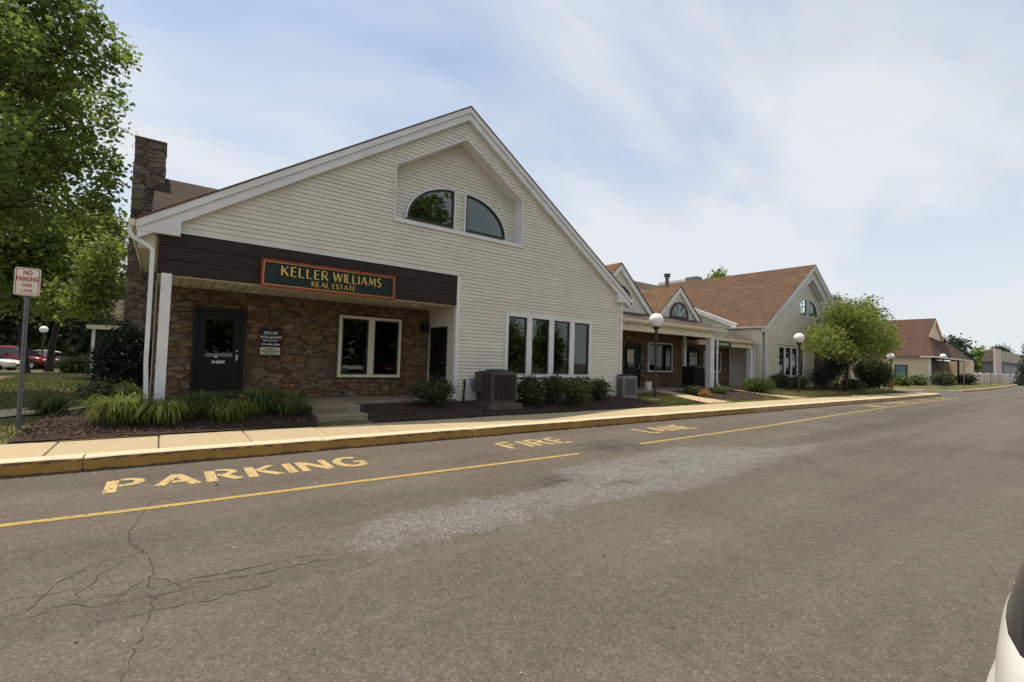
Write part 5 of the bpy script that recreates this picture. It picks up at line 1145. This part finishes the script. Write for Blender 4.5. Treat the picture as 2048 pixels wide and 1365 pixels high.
# daylily clumps
def lily(label, c, rad, n, h, m, seed, flowers=0, name='daylily_clump'):
    rg = random.Random(seed); S = root(name, c, label, 'plant', 'daylily clumps along the porch'); Vs = []; lv = []; c = Vector(c)
    for _ in range(n):
        a = rg.uniform(0,6.283); r = abs(rg.gauss(0,.45))*rad*.5; p = c+Vector((r*math.cos(a), r*math.sin(a)*.8, -.03)); a2 = a+rg.gauss(0,.6); d = Vector((math.cos(a2), math.sin(a2)*.85, 0)); q = Vector((-d.y,d.x,0)); L = h*rg.uniform(.8,1.5); out = rg.uniform(.35,1.0); wd = rg.uniform(.008,.015); t0 = rg.random()
        pts = []
        for k in range(6): t = k/5; pts.append((p+d*(L*out*1.05*t**1.5+L*.08*t)+Vector((0,0,L*(1.55*t-(.55+.75*out)*t*t*t*1.05))), wd*(1-.85*t**1.6)))
        for (p0, w0), (p1, w1) in zip(pts, pts[1:]): Vs += [p0-q*w0, p0+q*w0, p1+q*w1, p1-q*w1]; lv += [t0]*4
    V = np.array([tuple(v) for v in Vs]); V[:,2] = np.maximum(V[:,2], c.z-.03); quads_obj('leaves', V, len(V)//4, m, np.array(lv), S)
    for k in range(flowers):
        a = rg.uniform(0,6.28); p = c+Vector((rad*.6*math.cos(a), rad*.4*math.sin(a), h*rg.uniform(1.0,1.35))); g = G(); g.tube([c+Vector((rad*.2*math.cos(a),0,0)), p.lerp(c,.4)+Vector((0,0,h*.25)), p], .004, 4); st = g.obj('flower_stalk', m, S); g = G()
        for j in range(6): b_ = 6.28*j/6; e = Vector((math.cos(b_), math.sin(b_), .55)); s_ = Vector((-math.sin(b_), math.cos(b_), 0)); g.add([p, p+e*.035+s_*.014, p+e*.06, p+e*.035-s_*.014], [(0,1,2,3)])
        g.obj('petals', MT['flower'], st)
    return S
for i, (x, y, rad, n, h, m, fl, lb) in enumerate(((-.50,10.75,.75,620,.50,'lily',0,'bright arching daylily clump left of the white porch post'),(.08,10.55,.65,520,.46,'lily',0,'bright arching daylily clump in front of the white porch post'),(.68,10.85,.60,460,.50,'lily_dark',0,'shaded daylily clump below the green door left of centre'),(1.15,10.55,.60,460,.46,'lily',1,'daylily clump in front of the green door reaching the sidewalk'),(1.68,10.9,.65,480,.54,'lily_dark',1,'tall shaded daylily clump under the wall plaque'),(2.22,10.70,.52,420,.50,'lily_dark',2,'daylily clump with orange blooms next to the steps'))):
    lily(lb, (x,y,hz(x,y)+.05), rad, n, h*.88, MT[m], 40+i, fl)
lily('wide drooping grass clump left of the path near the yew', (-1.72,13.05,hz(-1.72,13.05)+.02), .6, 260, .42, MT['lily_dark'], 60)
# link and second-building plantings
c = gz(1480,783,.36); shrub('clipped_bush', 'clipped round green bush beside the lower porch', (c.x,11.9,hz(c.x,11.9)+.04), (1.15,.7,.36), 9000, .04, MT['shrub_lit'], 81, gap=.05, shell=.35)
q = fy(1452,790,11.9)
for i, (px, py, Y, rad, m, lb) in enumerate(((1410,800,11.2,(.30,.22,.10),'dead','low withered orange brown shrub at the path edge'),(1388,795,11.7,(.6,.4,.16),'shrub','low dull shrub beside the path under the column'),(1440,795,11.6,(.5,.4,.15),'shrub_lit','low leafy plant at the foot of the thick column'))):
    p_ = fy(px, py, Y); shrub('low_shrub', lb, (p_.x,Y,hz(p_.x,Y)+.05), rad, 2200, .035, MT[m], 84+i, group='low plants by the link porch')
for i, (px, Y, rad, m, lb) in enumerate(((1562,12.7,(.95,.5,.42),'shrub','dark shrub under the left windows of the second building'),(1592,12.6,(.8,.5,.36),'shrub','dark shrub under the right windows of the second building'),(1648,12.4,(1.5,.6,.75),'yew','low dark hedge in front of the second building porch'),(1672,12.6,(1.9,.8,1.35),'yew','tall dark bush behind the small tree'),(1705,12.0,(1.2,.6,.33),'shrub','low bush beside the small tree trunk'))):
    p_ = fy(px, 780, Y); shrub('foundation_bush', lb, (p_.x,Y,hz(min(p_.x,43),Y)+.03), rad, 5200, .05, MT[m], 90+i, group='bushes along the second building', gap=.08, shell=.4)
shrub('tall_bush', 'tall dark bush past the far end of the second porch', (45.0,15.9,.3), (1.7,1.3,1.5), 6000, .07, MT['yew'], 98, gap=.05, shell=.35)
p_ = fy(1745,783,12.2); shrub('round_bush', 'big round dark green bush right of the small tree', (p_.x,12.2,.30), (1.75,1.5,1.28), 15000, .075, MT['shrub'], 97, gap=.08, shell=.33)
b = gz(1691,781.5,.36); b = Vector((b.x,b.y,.34))
tree('small_tree', 'small spreading tree with yellow green crown in front of second building', tuple(b), (b.x+.15,b.y,b.z+1.7), .11,
     blobpx([(1630,672,30),(1660,680,36),(1625,690,20,-.5),(1690,640,44),(1670,620,26),(1725,620,26),(1705,650,50),(1740,660,40),(1765,690,26),(1755,630,20),(1700,682,44),(1650,698,24,-.6),(1745,692,32),(1690,612,20),(1718,692,34,-.6),(1612,680,14,-.4),(1775,665,16),(1690,706,20,-.8),(1740,605,10),(1782,690,14),(1768,642,12)], b.y, .72), 22000, .088, MT['dogwood'], 101, clump=8, gap=.24, spread=1.3)
def backtree(lst, Y, lb, n, size, m, seed, zb=.2, group='trees behind the buildings'):
    c = blobpx(lst, Y, .95); x = c[0][0][0]; tree('background_tree', lb, (x,Y,zb), (x,Y,zb+2.5), .25, c, n, size, m, seed, group=group, clump=6, gap=.1)
backtree([(1662,620,22),(1680,650,30),(1672,600,10),(1655,640,24)], 24, 'feathery evergreen tree rising behind the second building', 5000, .14, MT['conifer'], 110)
backtree([(1437,556,12),(1430,575,20),(1441,548,7)], 40, 'tree top just showing above the long brown roof', 1500, .25, MT['maple2'], 111)
# ---------------------------------------------------------------- third building across the driveway
HCc = root('third_office', (76,15,.3), 'distant tan building with reddish brown roofs across the driveway', 'building')
XC0 = 72.4; YC = 14.5
zE = fx(1857,712,XC0).z
lap_wall_x('left_wall', HCc, XC0, YC, 24.5, .2, lambda y: zE-.15, -1, MT['tan'], .16)
boxo('wall_core', MT['tan'], HCc, XC0+.03, 96, YC+3.0, 24.5, .2, zE-.1)
boxo('front_wall', MT['tan'], HCc, XC0+.03, XC0+.9, YC, YC+2.9, .2, zE-.1)
boxo('corner_post', MT['white'], HCc, XC0-.04, XC0+.12, YC-.05, YC+.10, .2, zE-.1)
wy0, wy1 = fx(1815,757,XC0).y, fx(1790,757,XC0).y; wz0, wz1 = fx(1800,757,XC0).z, fx(1800,730,XC0).z
g = G(); g.box(XC0-.07, XC0-.02, wy0, wy1, wz0, wz1); wq = g.obj('window', MT['brown'], HCc); boxo('pane', MT['blue_glass'], wq, XC0-.085, XC0-.071, wy0+.12, wy1-.12, wz0+.12, wz1-.10)
# roof: main gable with ridge along Y, lower front roof, two front gables
xr_, zr0 = 79.6, fx(1872,637,79.6).z; yr0 = fx(1872,637,79.6).y
for s in (-1, 1): G().prism([(xr_, zr0), (xr_+s*7.7, zE-.05), (xr_+s*7.7, zE-.15), (xr_, zr0-.12)], yr0, 26).obj('roof_slope', MT['shingle_p'], HCc)
G().prism([(xr_, zr0-.35), (xr_+4.0, zE+2.2), (xr_-4.0, zE+2.2)], yr0+.12, yr0+.3).obj('gable_wall', MT['tan'], HCc)
for s in (-1, 1): G().prism([(xr_, zr0-.12), (xr_+s*3.6, zr0-.12-3.6*.66), (xr_+s*3.6, zr0-.5-3.6*.66), (xr_, zr0-.5)], yr0-.05, yr0+.1).obj('rake_board', MT['tan'], HCc)
g = G(); yF = YC-.5; pR = fy(1945,719,yF)
g.add([(XC0-.4,yF,zE-.05),(pR.x,yF,zE-.05),(pR.x-5,yr0+.1,zE+2.0),(XC0+3.45,yr0+.06,zE+2.5),(XC0-.4,yF,zE-.2),(pR.x,yF,zE-.2)], [(0,1,2,3),(4,5,1,0)]); g.add([(XC0-.46,yF,zE-.05),(XC0+3.45,yr0+.06,zE+2.5),(XC0-.46,yr0+.06,zE-.05)], [(0,1,2)]); g.obj('front_roof', MT['shingle_p'], HCc)
G().box(XC0-.45, pR.x, yF-.08, yF+.0, zE-.22, zE-.06).obj('gutter', MT['white'], HCc); G().box(XC0-.48, XC0-.36, yF, 24.5, zE-.2, zE-.05).obj('gutter', MT['white'], HCc)
p2 = fx(1888.5,674,86); G().prism([(p2.x, p2.z), (p2.x+3.4, zE+.3), (p2.x-3.4, zE+.3)], p2.y+.3, p2.y+.5).obj('gable_wall', MT['grey_siding'], HCc)  # dormer face in a dark siding colour that stands in for its shadow
for s in (-1, 1): G().prism([(p2.x, p2.z), (p2.x+s*3.8, zE+.1), (p2.x+s*3.8, zE-.1), (p2.x, p2.z-.2)], p2.y, p2.y+6).obj('dormer_roof', MT['shingle_p'], HCc)
wlC = boxo('stone_front', MT['mortar'], HCc, XC0+.95, 95, YC+2.0, YC+2.9, .2, zE-.2)
stone_wall(wlC, XC0+1, 95, .3, zE-.3, YC+2.0, -1, 1.0, .5, 51, MT['stonegrey'], 0, proud=.08)
for xx in (XC0+1.6, 80.5): window_part(HCc, xx, xx+1.5, 1.0, 2.7, YC+1.9, 1, .1, gm=MT['darkglass'])
boxo('porch_post', MT['black'], HCc, 88.0, 88.2, YC, YC+.2, .2, zE-.2); boxo('porch_wing', MT['tan'], HCc, 93, 96.5, YC-.2, YC+3, .2, zE-.2)
c1 = fx(1905,690,86); G().box(85, 86.2, 17.2, 18.4, 3, fx(1905,678,85).z).obj('chimney', MT['stucco'], HCc)
# island kerb and lawn before it
fk = [gz(1835,783,0), gz(1840,786,0), gz(1862,789.5,0), gz(1920,786,0), gz(1955,783,0), gz(2030,771.5,0)]
fk = [Vector((54,16,0)), Vector((54.6,11.4,0)), Vector((56.4,9.9,0)), Vector((58.5,9.45,0)), Vector((66,9.45,0)), Vector((80,9.9,0)), Vector((120,12.2,0))]
island = G(); vs = []; inner = []
for i, p_ in enumerate(fk):
    a = fk[max(i-1,0)]; b = fk[min(i+1,len(fk)-1)]; d = (b-a).normalized(); n = Vector((-d.y,d.x,0)); 
    vs += [tuple(p_+Vector((0,0,-.05))), tuple(p_+n*.02+Vector((0,0,.16))), tuple(p_+n*.2+Vector((0,0,.165)))]; inner.append(p_+n*.2)
fs = [(i*3+j, (i+1)*3+j, (i+1)*3+j+1, i*3+j+1) for i in range(len(fk)-1) for j in range(2)]
kf = mesh_obj('island_kerb', vs, fs, [MT['kerb_y'], MT['kerbtop']], midx=[0 if (k//2 >= 3 and k % 2 == 0) else 1 for k in range(len(fs))]); kf['kind'] = 'structure'
vs = [(p_.x,p_.y,.15) for p_ in inner]+[(p_.x,max(p_.y+.1,14.3),.34) for p_ in inner]+[(p_.x,60,.3) for p_ in inner]; n = len(inner)
fl_ = mesh_obj('lawn', vs, [(i, i+1, n+i+1, n+i) for i in range(n-1)]+[(n+i, n+i+1, 2*n+i+1, 2*n+i) for i in range(n-1)], MT['soil']); fl_['kind'] = 'structure'
for i, (px, Y, rad, m, lb) in enumerate(((1800,14.2,(2.2,.5,.42),'shrub_lit','low hedge under the blue window of the distant building'),(1835,14.0,(2.2,.6,.42),'shrub_lit','low hedge by the corner of the distant building'),(1884,13.2,(2.2,1.0,.75),'shrub','rounded green bush in front of the distant stone front'),(1932,13.4,(3.6,1.0,.60),'yew','dark low bush at the right end of the distant building'))):
    p_ = fy(px, 768, Y); shrub('distant_bush', lb, (p_.x,Y,.33), rad, 2600, .11, MT[m], 120+i, group='bushes before the distant building', gap=.05, shell=.35)
# white vinyl fence: panels and posts
FN = root('vinyl_fence', (115,14.6,.3), 'white framed vinyl fence with pinkish panels at far right', 'fence')
xf0, xf1, YFn, npn = fy(1944,760,14.6).x, fy(2046,760,14.6).x, 14.6, 8
for k in range(npn+1):
    x = xf0+(xf1-xf0)*k/npn; G().box(x-.22, x+.22, YFn-.1, YFn+.1, .1, 2.0).obj('fence_post', MT['vinylpost'], FN)
    if k < npn: x2 = xf0+(xf1-xf0)*(k+1)/npn; boxo('fence_panel', MT['vinyl'], FN, x+.22, x2-.22, YFn-.03, YFn+.03, .2, 1.7); boxo('fence_rail', MT['vinylpost'], FN, x+.22, x2-.22, YFn-.06, YFn+.06, 1.7, 1.92)
# grey house behind the fence
HD = root('grey_house', (150,24,0), 'grey house with pale chimney behind the vinyl fence', 'building')
ya = 22.0; h0, h1 = fy(1998,748,ya), fy(2090,748,ya); ztp = fy(1975,720,ya).z; zrd = fy(1990,699,ya+1.5).z
boxo('wall', MT['grey_siding'], HD, h0.x, h1.x, ya, ya+3, 0, ztp)
G().prism([(ya-.5,ztp-.1),(ya+1.5,zrd),(ya+3.5,ztp-.1)], h0.x-1, h1.x, axis='x').obj('roof', mat('grey_brown_shingle', (.16,.14,.11), (.21,.185,.15), 2, .9), HD)
ch0, ch1 = fy(1998,700,ya-1.2), fy(2010,700,ya-1.2); G().box(ch0.x+1.0, ch1.x, ya-.5, ya-.02, 0, fy(1990,697,ya-.5).z).obj('chimney', MT['stucco'], HD)
boxo('corner_board', MT['white'], HD, h0.x-.2, h0.x+.3, ya-.05, ya+.1, 0, ztp-.1); boxo('garage_door', MT['ac_grey'], HD, fy(2008,745,ya).x, fy(2032,745,ya).x, ya-.06, ya, 0, ztp-1.3)
backtree([(1912,690,16),(1925,715,16),(1930,735,14),(1900,700,14),(1940,740,10)], 34, 'dark conifer behind the pale chimney of the distant building', 2600, .5, MT['conifer'], 130)
backtree([(1960,705,10),(1966,725,12),(1958,738,10)], 36, 'green tree left of the grey house', 1800, .5, MT['maple'], 131)
backtree([(1998,700,9),(2010,706,9)], 50, 'tree top behind the grey house roof', 1200, .6, MT['conifer'], 132)
pE = fy(2062,768,10.8)
EV = [(fy(2060,768-14*k,10.8), (1.5-.19*k)) for k in range(6)]
tree('evergreen_tree', 'conical dark evergreen cut by the right edge of the frame', (pE.x,10.8,.1), (pE.x,10.8,2.0), .2, [((c.x,c.y,c.z), (max(.3,r*1.35),max(.3,r*1.35),1.0)) for c, r in EV], 6000, .16, MT['conifer'], 133, clump=6, gap=.05, shell=.35)
# thin posts
def post(label, px, py, Y, h, r, m, name='marker_post', zb=None):
    p_ = fy(px, py, Y); z = p_.z if zb is None else zb; tag(G().tube([(p_.x,Y,z-.1),(p_.x,Y,z+h*.5),(p_.x,Y,z+h)], r, 8).obj(name, m), label, 'post', 'thin posts at far right')
post('thin grey post left of the vinyl fence', 1928, 778, 10.6, 2.8, .04, MT['galv'], zb=.1); post('thin grey post before the middle of the vinyl fence', 1981, 772, 11.5, 2.6, .045, MT['galv'], zb=.1); post('thin grey post before the right end of the vinyl fence', 2020, 770, 12.0, 3.0, .05, MT['galv'], zb=.1)
for px, lb in ((1777,'left of two short orange marker posts beside the round bush'),(1785,'right of two short orange marker posts beside the round bush')):
    p_ = gz(px,779,.15); tag(G().tube([(p_.x,p_.y,0),(p_.x,p_.y,.5),(p_.x,p_.y,.95),(p_.x,p_.y,1.0)], [.07,.07,.07,.03], 8).obj('marker_post', MT['orange_post']), lb, 'post', 'orange marker posts')
# ---------------------------------------------------------------- rear wing at the left
RB = root('rear_building', (-1.4,29,.3), 'rear porch with brown roof and white post beyond the yew', 'building'); YR = 28.0
e0, e1 = fy(178,651,YR), fy(262,651,YR); rp = fy(182,720,YR); zr9 = e0.z
G().prism([(YR-.3,zr9),(YR+3,zr9+1.5),(YR+3,zr9+1.4),(YR-.3,zr9-.1)], e0.x, e1.x+3, axis='x').obj('roof_slope', MT['shingle_d'], RB)
boxo('fascia', MT['cream'], RB, e0.x-.05, e1.x+3, YR-.36, YR-.3, zr9-.16, zr9+.02); boxo('porch_post', MT['white'], RB, rp.x-.03, rp.x+.09, YR-.06, YR+.06, .2, zr9-.12)
boxo('beam', MT['brown'], RB, rp.x+.14, e1.x+3, YR-.05, YR+.1, zr9-1.0, zr9-.12); boxo('wall', MT['mortar'], RB, rp.x+.9, e1.x+3, YR+2, YR+2.2, .2, zr9)
boxo('porch_floor', MT['concrete'], RB, rp.x-.2, e1.x+3, YR-.2, YR+2, .15, .34)
FW = root('wooden_fence', (-5,52,-.1), 'weathered dark plank fence behind the left lawn', 'fence'); fa, fb = fy(100,720,52), fy(142,720,52); zf_ = fy(120,713,52).z
for k in range(14): x = fa.x+(fb.x+1.5-fa.x)*k/14; G().box(x, x+(fb.x+1.5-fa.x)/14-.02, 52, 52.04, -.2, zf_+.03*math.sin(k*5)).obj('plank', MT['wood_fence'], FW)
for i, (px, py, r, m, lb) in enumerate(((165,722,.9,'shrub_lit','sunlit shrub in front of the plank fence'),(150,732,.6,'shrub_lit','low sunlit shrub left of the rear porch'))):
    p_ = fy(px, py+12, 36); shrub('lawn_shrub', lb, (p_.x,36,.22), (r,r*.7,r*.5), 1800, .09, MT[m], 140+i, group='shrubs on the rear lawn', gap=.05)
# ---------------------------------------------------------------- cars
def car(name, label, loc, rotz, L, Wd, Ht, paint, suv=True, detail=0, group=None, back=None):
    # local x forward, y left. Body is lofted from cross sections; the glass band is cut out of the cabin loft
    T = bpy.data.objects.new(name, None); link(T, None, loc); tag(T, label, 'car', group); T.rotation_euler = (0,0,rotz); ORG[T] = Vector((0,0,0)); h = L/2; w_ = Wd/2
    st = [(-h,.42,.62,.30*w_*2*.75), (-h+.03,.34,.80,w_*.86), (-h+.12,.28,.92,w_*.95), (-h+.4,.24,.97,w_*.99), (-h+.9,.22,.98,w_), (0,.21,.97,w_), (h-1.2,.22,.95,w_), (h-.55,.24,.88,w_*.98), (h-.2,.28,.78,w_*.92), (h-.04,.36,.68,w_*.80), (h,.45,.60,w_*.6)]
    sc = Ht/1.62; vs = []; fs = []; nn = 12
    for (x, zb_, zt_, hw_) in st:
        zb_, zt_ = zb_*sc, zt_*sc; prof = [(0,zb_),(.7,zb_),(.93,zb_+.05),(1,zb_+(zt_-zb_)*.35),(1,zb_+(zt_-zb_)*.7),(.965,zt_-.03),(.88,zt_)]
        ring = [(x, y*hw_, z) for y, z in prof]+[(x, 0, zt_+.03)]+[(x, -y*hw_, z) for y, z in prof[:0:-1]]; nn = len(ring); vs += ring
    for i in range(len(st)-1):
        for k in range(nn): fs.append((i*nn+k, i*nn+(k+1)%nn, (i+1)*nn+(k+1)%nn, (i+1)*nn+k))
    fs += [tuple(range(nn)), tuple(range(len(st)*nn-1, (len(st)-1)*nn-1, -1))]
    body = mesh_obj('body', vs, fs, paint, T, True); sd = body.modifiers.new('s', 'SUBSURF'); sd.levels = sd.render_levels = 1+detail
    # cabin
    rear = -h+(.22 if suv else .75); cs = [(rear,.94,.94,.86), (rear+.12,.94,1.12,.86), (rear+.42,.94,1.50,.80), (rear+.7,.94,1.58,.77), (0,.94,1.62,.76), (.35,.94,1.58,.76), (.95,.94,1.18,.80), (1.25,.92,.95,.84)]
    vs = []; gi = []; bi = []; 
    for (x, z0_, z1_, f) in cs:
        a = z0_*sc; b = max(z1_*sc, a+.01); d = b-a; prof = [(.93,0),(.93-.05*(d>.2),.12),(f+.06*(d > .2)*.3,.80),(f-.03,.93),(f*.6,1.0)]
        vs += [(x, y*w_, a+d*z) for y, z in prof]+[(x, 0, b+.01)]+[(x, -y*w_, a+d*z) for y, z in prof[::-1]]
    n2 = 11
    for i in range(len(cs)-1):
        for k in range(n2-1):
            q_ = (i*n2+k, i*n2+k+1, (i+1)*n2+k+1, (i+1)*n2+k); side = k in (1, 8) and 1 <= i <= 5; scr = (i >= 5 and 1 < k < 8) or (i in (1,) and 1 < k < 8)
            (gi if side or scr else bi).append(q_)
    mesh_obj('cabin', vs, bi, paint, T, True); mesh_obj('windows', vs, gi, back or MT['carglass'], T, True)
    for sx_ in (-1, 1):
        for sy in (-1, 1):
            c = (sx_*(h-.85), sy*(w_-.11), .33*sc); g = G(); rr = .33*sc
            ring = [(rr*.62,-.10),(rr*.93,-.11),(rr,-.07),(rr,.07),(rr*.93,.11),(rr*.62,.10)]; n = 18; tv = []; tf = []
            for (r_, yy) in ring:
                for k in range(n): t = 2*math.pi*k/n; tv.append((c[0]+r_*math.cos(t), c[1]+yy, c[2]+r_*math.sin(t)))
            for i in range(len(ring)-1):
                for k in range(n): tf.append((i*n+k, i*n+(k+1)%n, (i+1)*n+(k+1)%n, (i+1)*n+k))
            wh = mesh_obj('wheel', tv, tf, MT['rubber'], T, True); g = G(); rv = [(c[0]+rr*.62*math.cos(2*math.pi*k/n), c[1]+sy*.085, c[2]+rr*.62*math.sin(2*math.pi*k/n)) for k in range(n)]+[(c[0],c[1]+sy*.06,c[2])]
            mesh_obj('rim', rv, [(k,(k+1)%n,n) for k in range(n)], MT['alloy'], wh)
    for sy in ((-1, 1) if not detail else ()):
        for sx_, m, nm, z0_ in ((1, MT['lens_clear'], 'headlight', .68), (-1, MT['lens_red'], 'taillight', .80)):
            x = sx_*(h-.12); y = sy*w_*.72; g = G(); e = []
            g.lathe((0,0,0), [(.01,-1),(.7,-.7),(1,0),(.7,.7),(.01,1)], 10); g.v = [(x+p_[0]*.16, y+p_[1]*.17, z0_*sc+p_[2]*.075) for p_ in g.v]; g.obj(nm, m, T, True)
    G().box(h-.03, h+.012, -.55, .55, .40*sc, .60*sc).obj('grille', MT['gloss'], T)
    G().box(-.1,.1,-w_*1.10,-w_*.95,.98*sc,1.10*sc).obj('mirror', paint, T); G().box(-.1,.1,w_*.95,w_*1.10,.98*sc,1.10*sc).obj('mirror', paint, T)
    return T
pc_ = gz(76,738,-.06); car('parked_car', 'white sedan facing forward between the far tree trunks', (pc_.x,pc_.y+2,-.06), R(-100), 4.5, 1.8, 1.45, MT['carwhite'], False, group='cars in the rear lot')
pc_ = gz(4,741,-.06); car('parked_car', 'dark red sport utility car at the far left edge', (pc_.x,pc_.y+3,-.06), R(-20), 4.7, 1.9, 1.75, MT['carred'], True, group='cars in the rear lot')
pc_ = gz(4,742,-.06); car('parked_car', 'white car nose cut by the left edge in front of the red car', (pc_.x-1.1,pc_.y-.3,-.06), R(-15), 4.4, 1.8, 1.42, MT['carwhite'], False, group='cars in the rear lot')
# white car whose rear corner shows at the lower right: stacked plan outlines from sill to roof
WC = root('white_car', (2.4,-1.9,0), 'white car corner with tinted glass at the lower right of the frame', 'car')
def plan(z, yr, yf, hw_, sq=.10):
    o = []; n = 14
    for k in range(n+1): u = -1+2*k/n; o.append((2.4+hw_*math.copysign(abs(u)**.85, u), yr-sq*u*u-.20*abs(u)**7, z))
    for k in range(1, 9): t = k/9; o.append((2.4+hw_*(1+.01*math.sin(math.pi*t)), yr-.30+(yf+.30-(yr-.30))*t, z))
    for k in range(n+1): u = 1-2*k/n; o.append((2.4+hw_*math.copysign(abs(u)**.85, u), yf+.14*u*u+.22*abs(u)**7, z))
    for k in range(1, 9): t = k/9; o.append((2.4-hw_*(1+.01*math.sin(math.pi*t)), yf+.30+(yr-.30-(yf+.30))*t, z))
    return o
def loops(name, lv_, m, cap=False, smooth=True):
    vs = []; [vs.extend(plan(*a)) for a in lv_]; n = len(plan(*lv_[0])); fs = [(i*n+k, i*n+(k+1)%n, (i+1)*n+(k+1)%n, (i+1)*n+k) for i in range(len(lv_)-1) for k in range(n)]
    if cap: fs.append(tuple(range((len(lv_)-1)*n, len(lv_)*n)))
    return mesh_obj(name, vs, fs, m, WC, smooth)
loops('body', [(.24,.23,-4.1,.86),(.30,.265,-4.2,.89),(.45,.302,-4.25,.905),(.58,.312,-4.25,.91),(.645,.305,-4.24,.91),(.665,.285,-4.22,.91),(.72,.275,-4.2,.915),(.82,.272,-4.15,.91),(.90,.262,-4.0,.90),(.93,.252,-3.9,.885)], MT['carwhite'])
loops('bumper_seam', [(.6695,.2858,-4.222,.9115),(.6755,.2848,-4.221,.9115)], MT['gloss'])
loops('trim', [(.93,.251,-3.88,.884),(.955,.247,-3.3,.872),(1.00,.234,-3.05,.862),(1.035,.216,-2.98,.85)], MT['gloss'])
loops('glass_band', [(1.037,.214,-2.97,.848),(1.09,.196,-2.85,.83),(1.25,.08,-2.5,.785),(1.42,-.05,-2.15,.735)], MT['tint'])
loops('roof', [(1.42,-.045,-2.14,.737),(1.50,-.14,-2.0,.70),(1.56,-.28,-1.85,.62),(1.585,-.5,-1.6,.5)], MT['carwhite'], True)
for k, x in enumerate((1.98, 2.07, 2.16)): u = (x-2.4)/.87; G().box(x-.014, x+.014, .2400-.10*u*u, .2445-.10*u*u, .966, .976).obj('badge_letter', MT['alloy'], WC)
for y in (-.55, -3.35):
    for sx_ in (-1, 1):
        n = 18; c = (2.4+sx_*.80, y, .33); tv = [(c[0]+dx, c[1]+r_*math.cos(2*math.pi*k/n), c[2]+r_*math.sin(2*math.pi*k/n)) for (r_, dx) in ((.2,-.11),(.31,-.11),(.33,-.07),(.33,.07),(.31,.11),(.2,.11)) for k in range(n)]
        wh = mesh_obj('wheel', tv, [(i*n+k, i*n+(k+1)%n, (i+1)*n+(k+1)%n, (i+1)*n+k) for i in range(5) for k in range(n)], MT['rubber'], WC, True)
        mesh_obj('rim', [(c[0]+sx_*.10, c[1]+.2*math.cos(2*math.pi*k/n), c[2]+.2*math.sin(2*math.pi*k/n)) for k in range(n)]+[(c[0]+sx_*.06,c[1],c[2])], [(k,(k+1)%n,n) for k in range(n)], MT['alloy'], wh)
for i, (x, m, lb) in enumerate(((3.6,'carwhite','white'),(12.6,'silver','silver'),(16.2,'carred','red'),(20.6,'carwhite','second white'),(24.8,'silver','second silver'))):
    car('lot_car', lb+' car parked across the lot seen only in window reflections', (x,-14,0), R(90), 4.5, 1.8, 1.5, MT[m], i % 2 == 0, group='cars parked across the lot')
# ---------------------------------------------------------------- trees across the lot behind the viewer (seen in the window glass)
for i, (x, y, s) in enumerate(((5.0,-34,1.1),(12,-38,1.2),(18.3,-17,2.15),(27.5,-37,1.5),(42,-34,1.0),(53,-38,1.1))):
    bl = [((x,y,4.6*s), 2.4*s), ((x-1.8*s,y,3.6*s), 1.8*s), ((x+1.9*s,y,3.8*s), 1.8*s), ((x,y-.5,6.6*s), 1.7*s), ((x+.6,y,2.2*s), 2.0*s), ((x-2.2*s,y,1.6*s), 1.5*s), ((x+2.4*s,y,1.6*s), 1.5*s)]
    tree('lot_tree', ('%s tree across the lot seen only in window reflections' % ('first','second','third','fourth','fifth','sixth')[i]), (x,y,0), (x,y,2.4), .2, bl, int(3500*s**1.5), .28*s**.5, MT['maple'], 160+i, group='trees across the lot behind the viewer', clump=6, gap=.05)
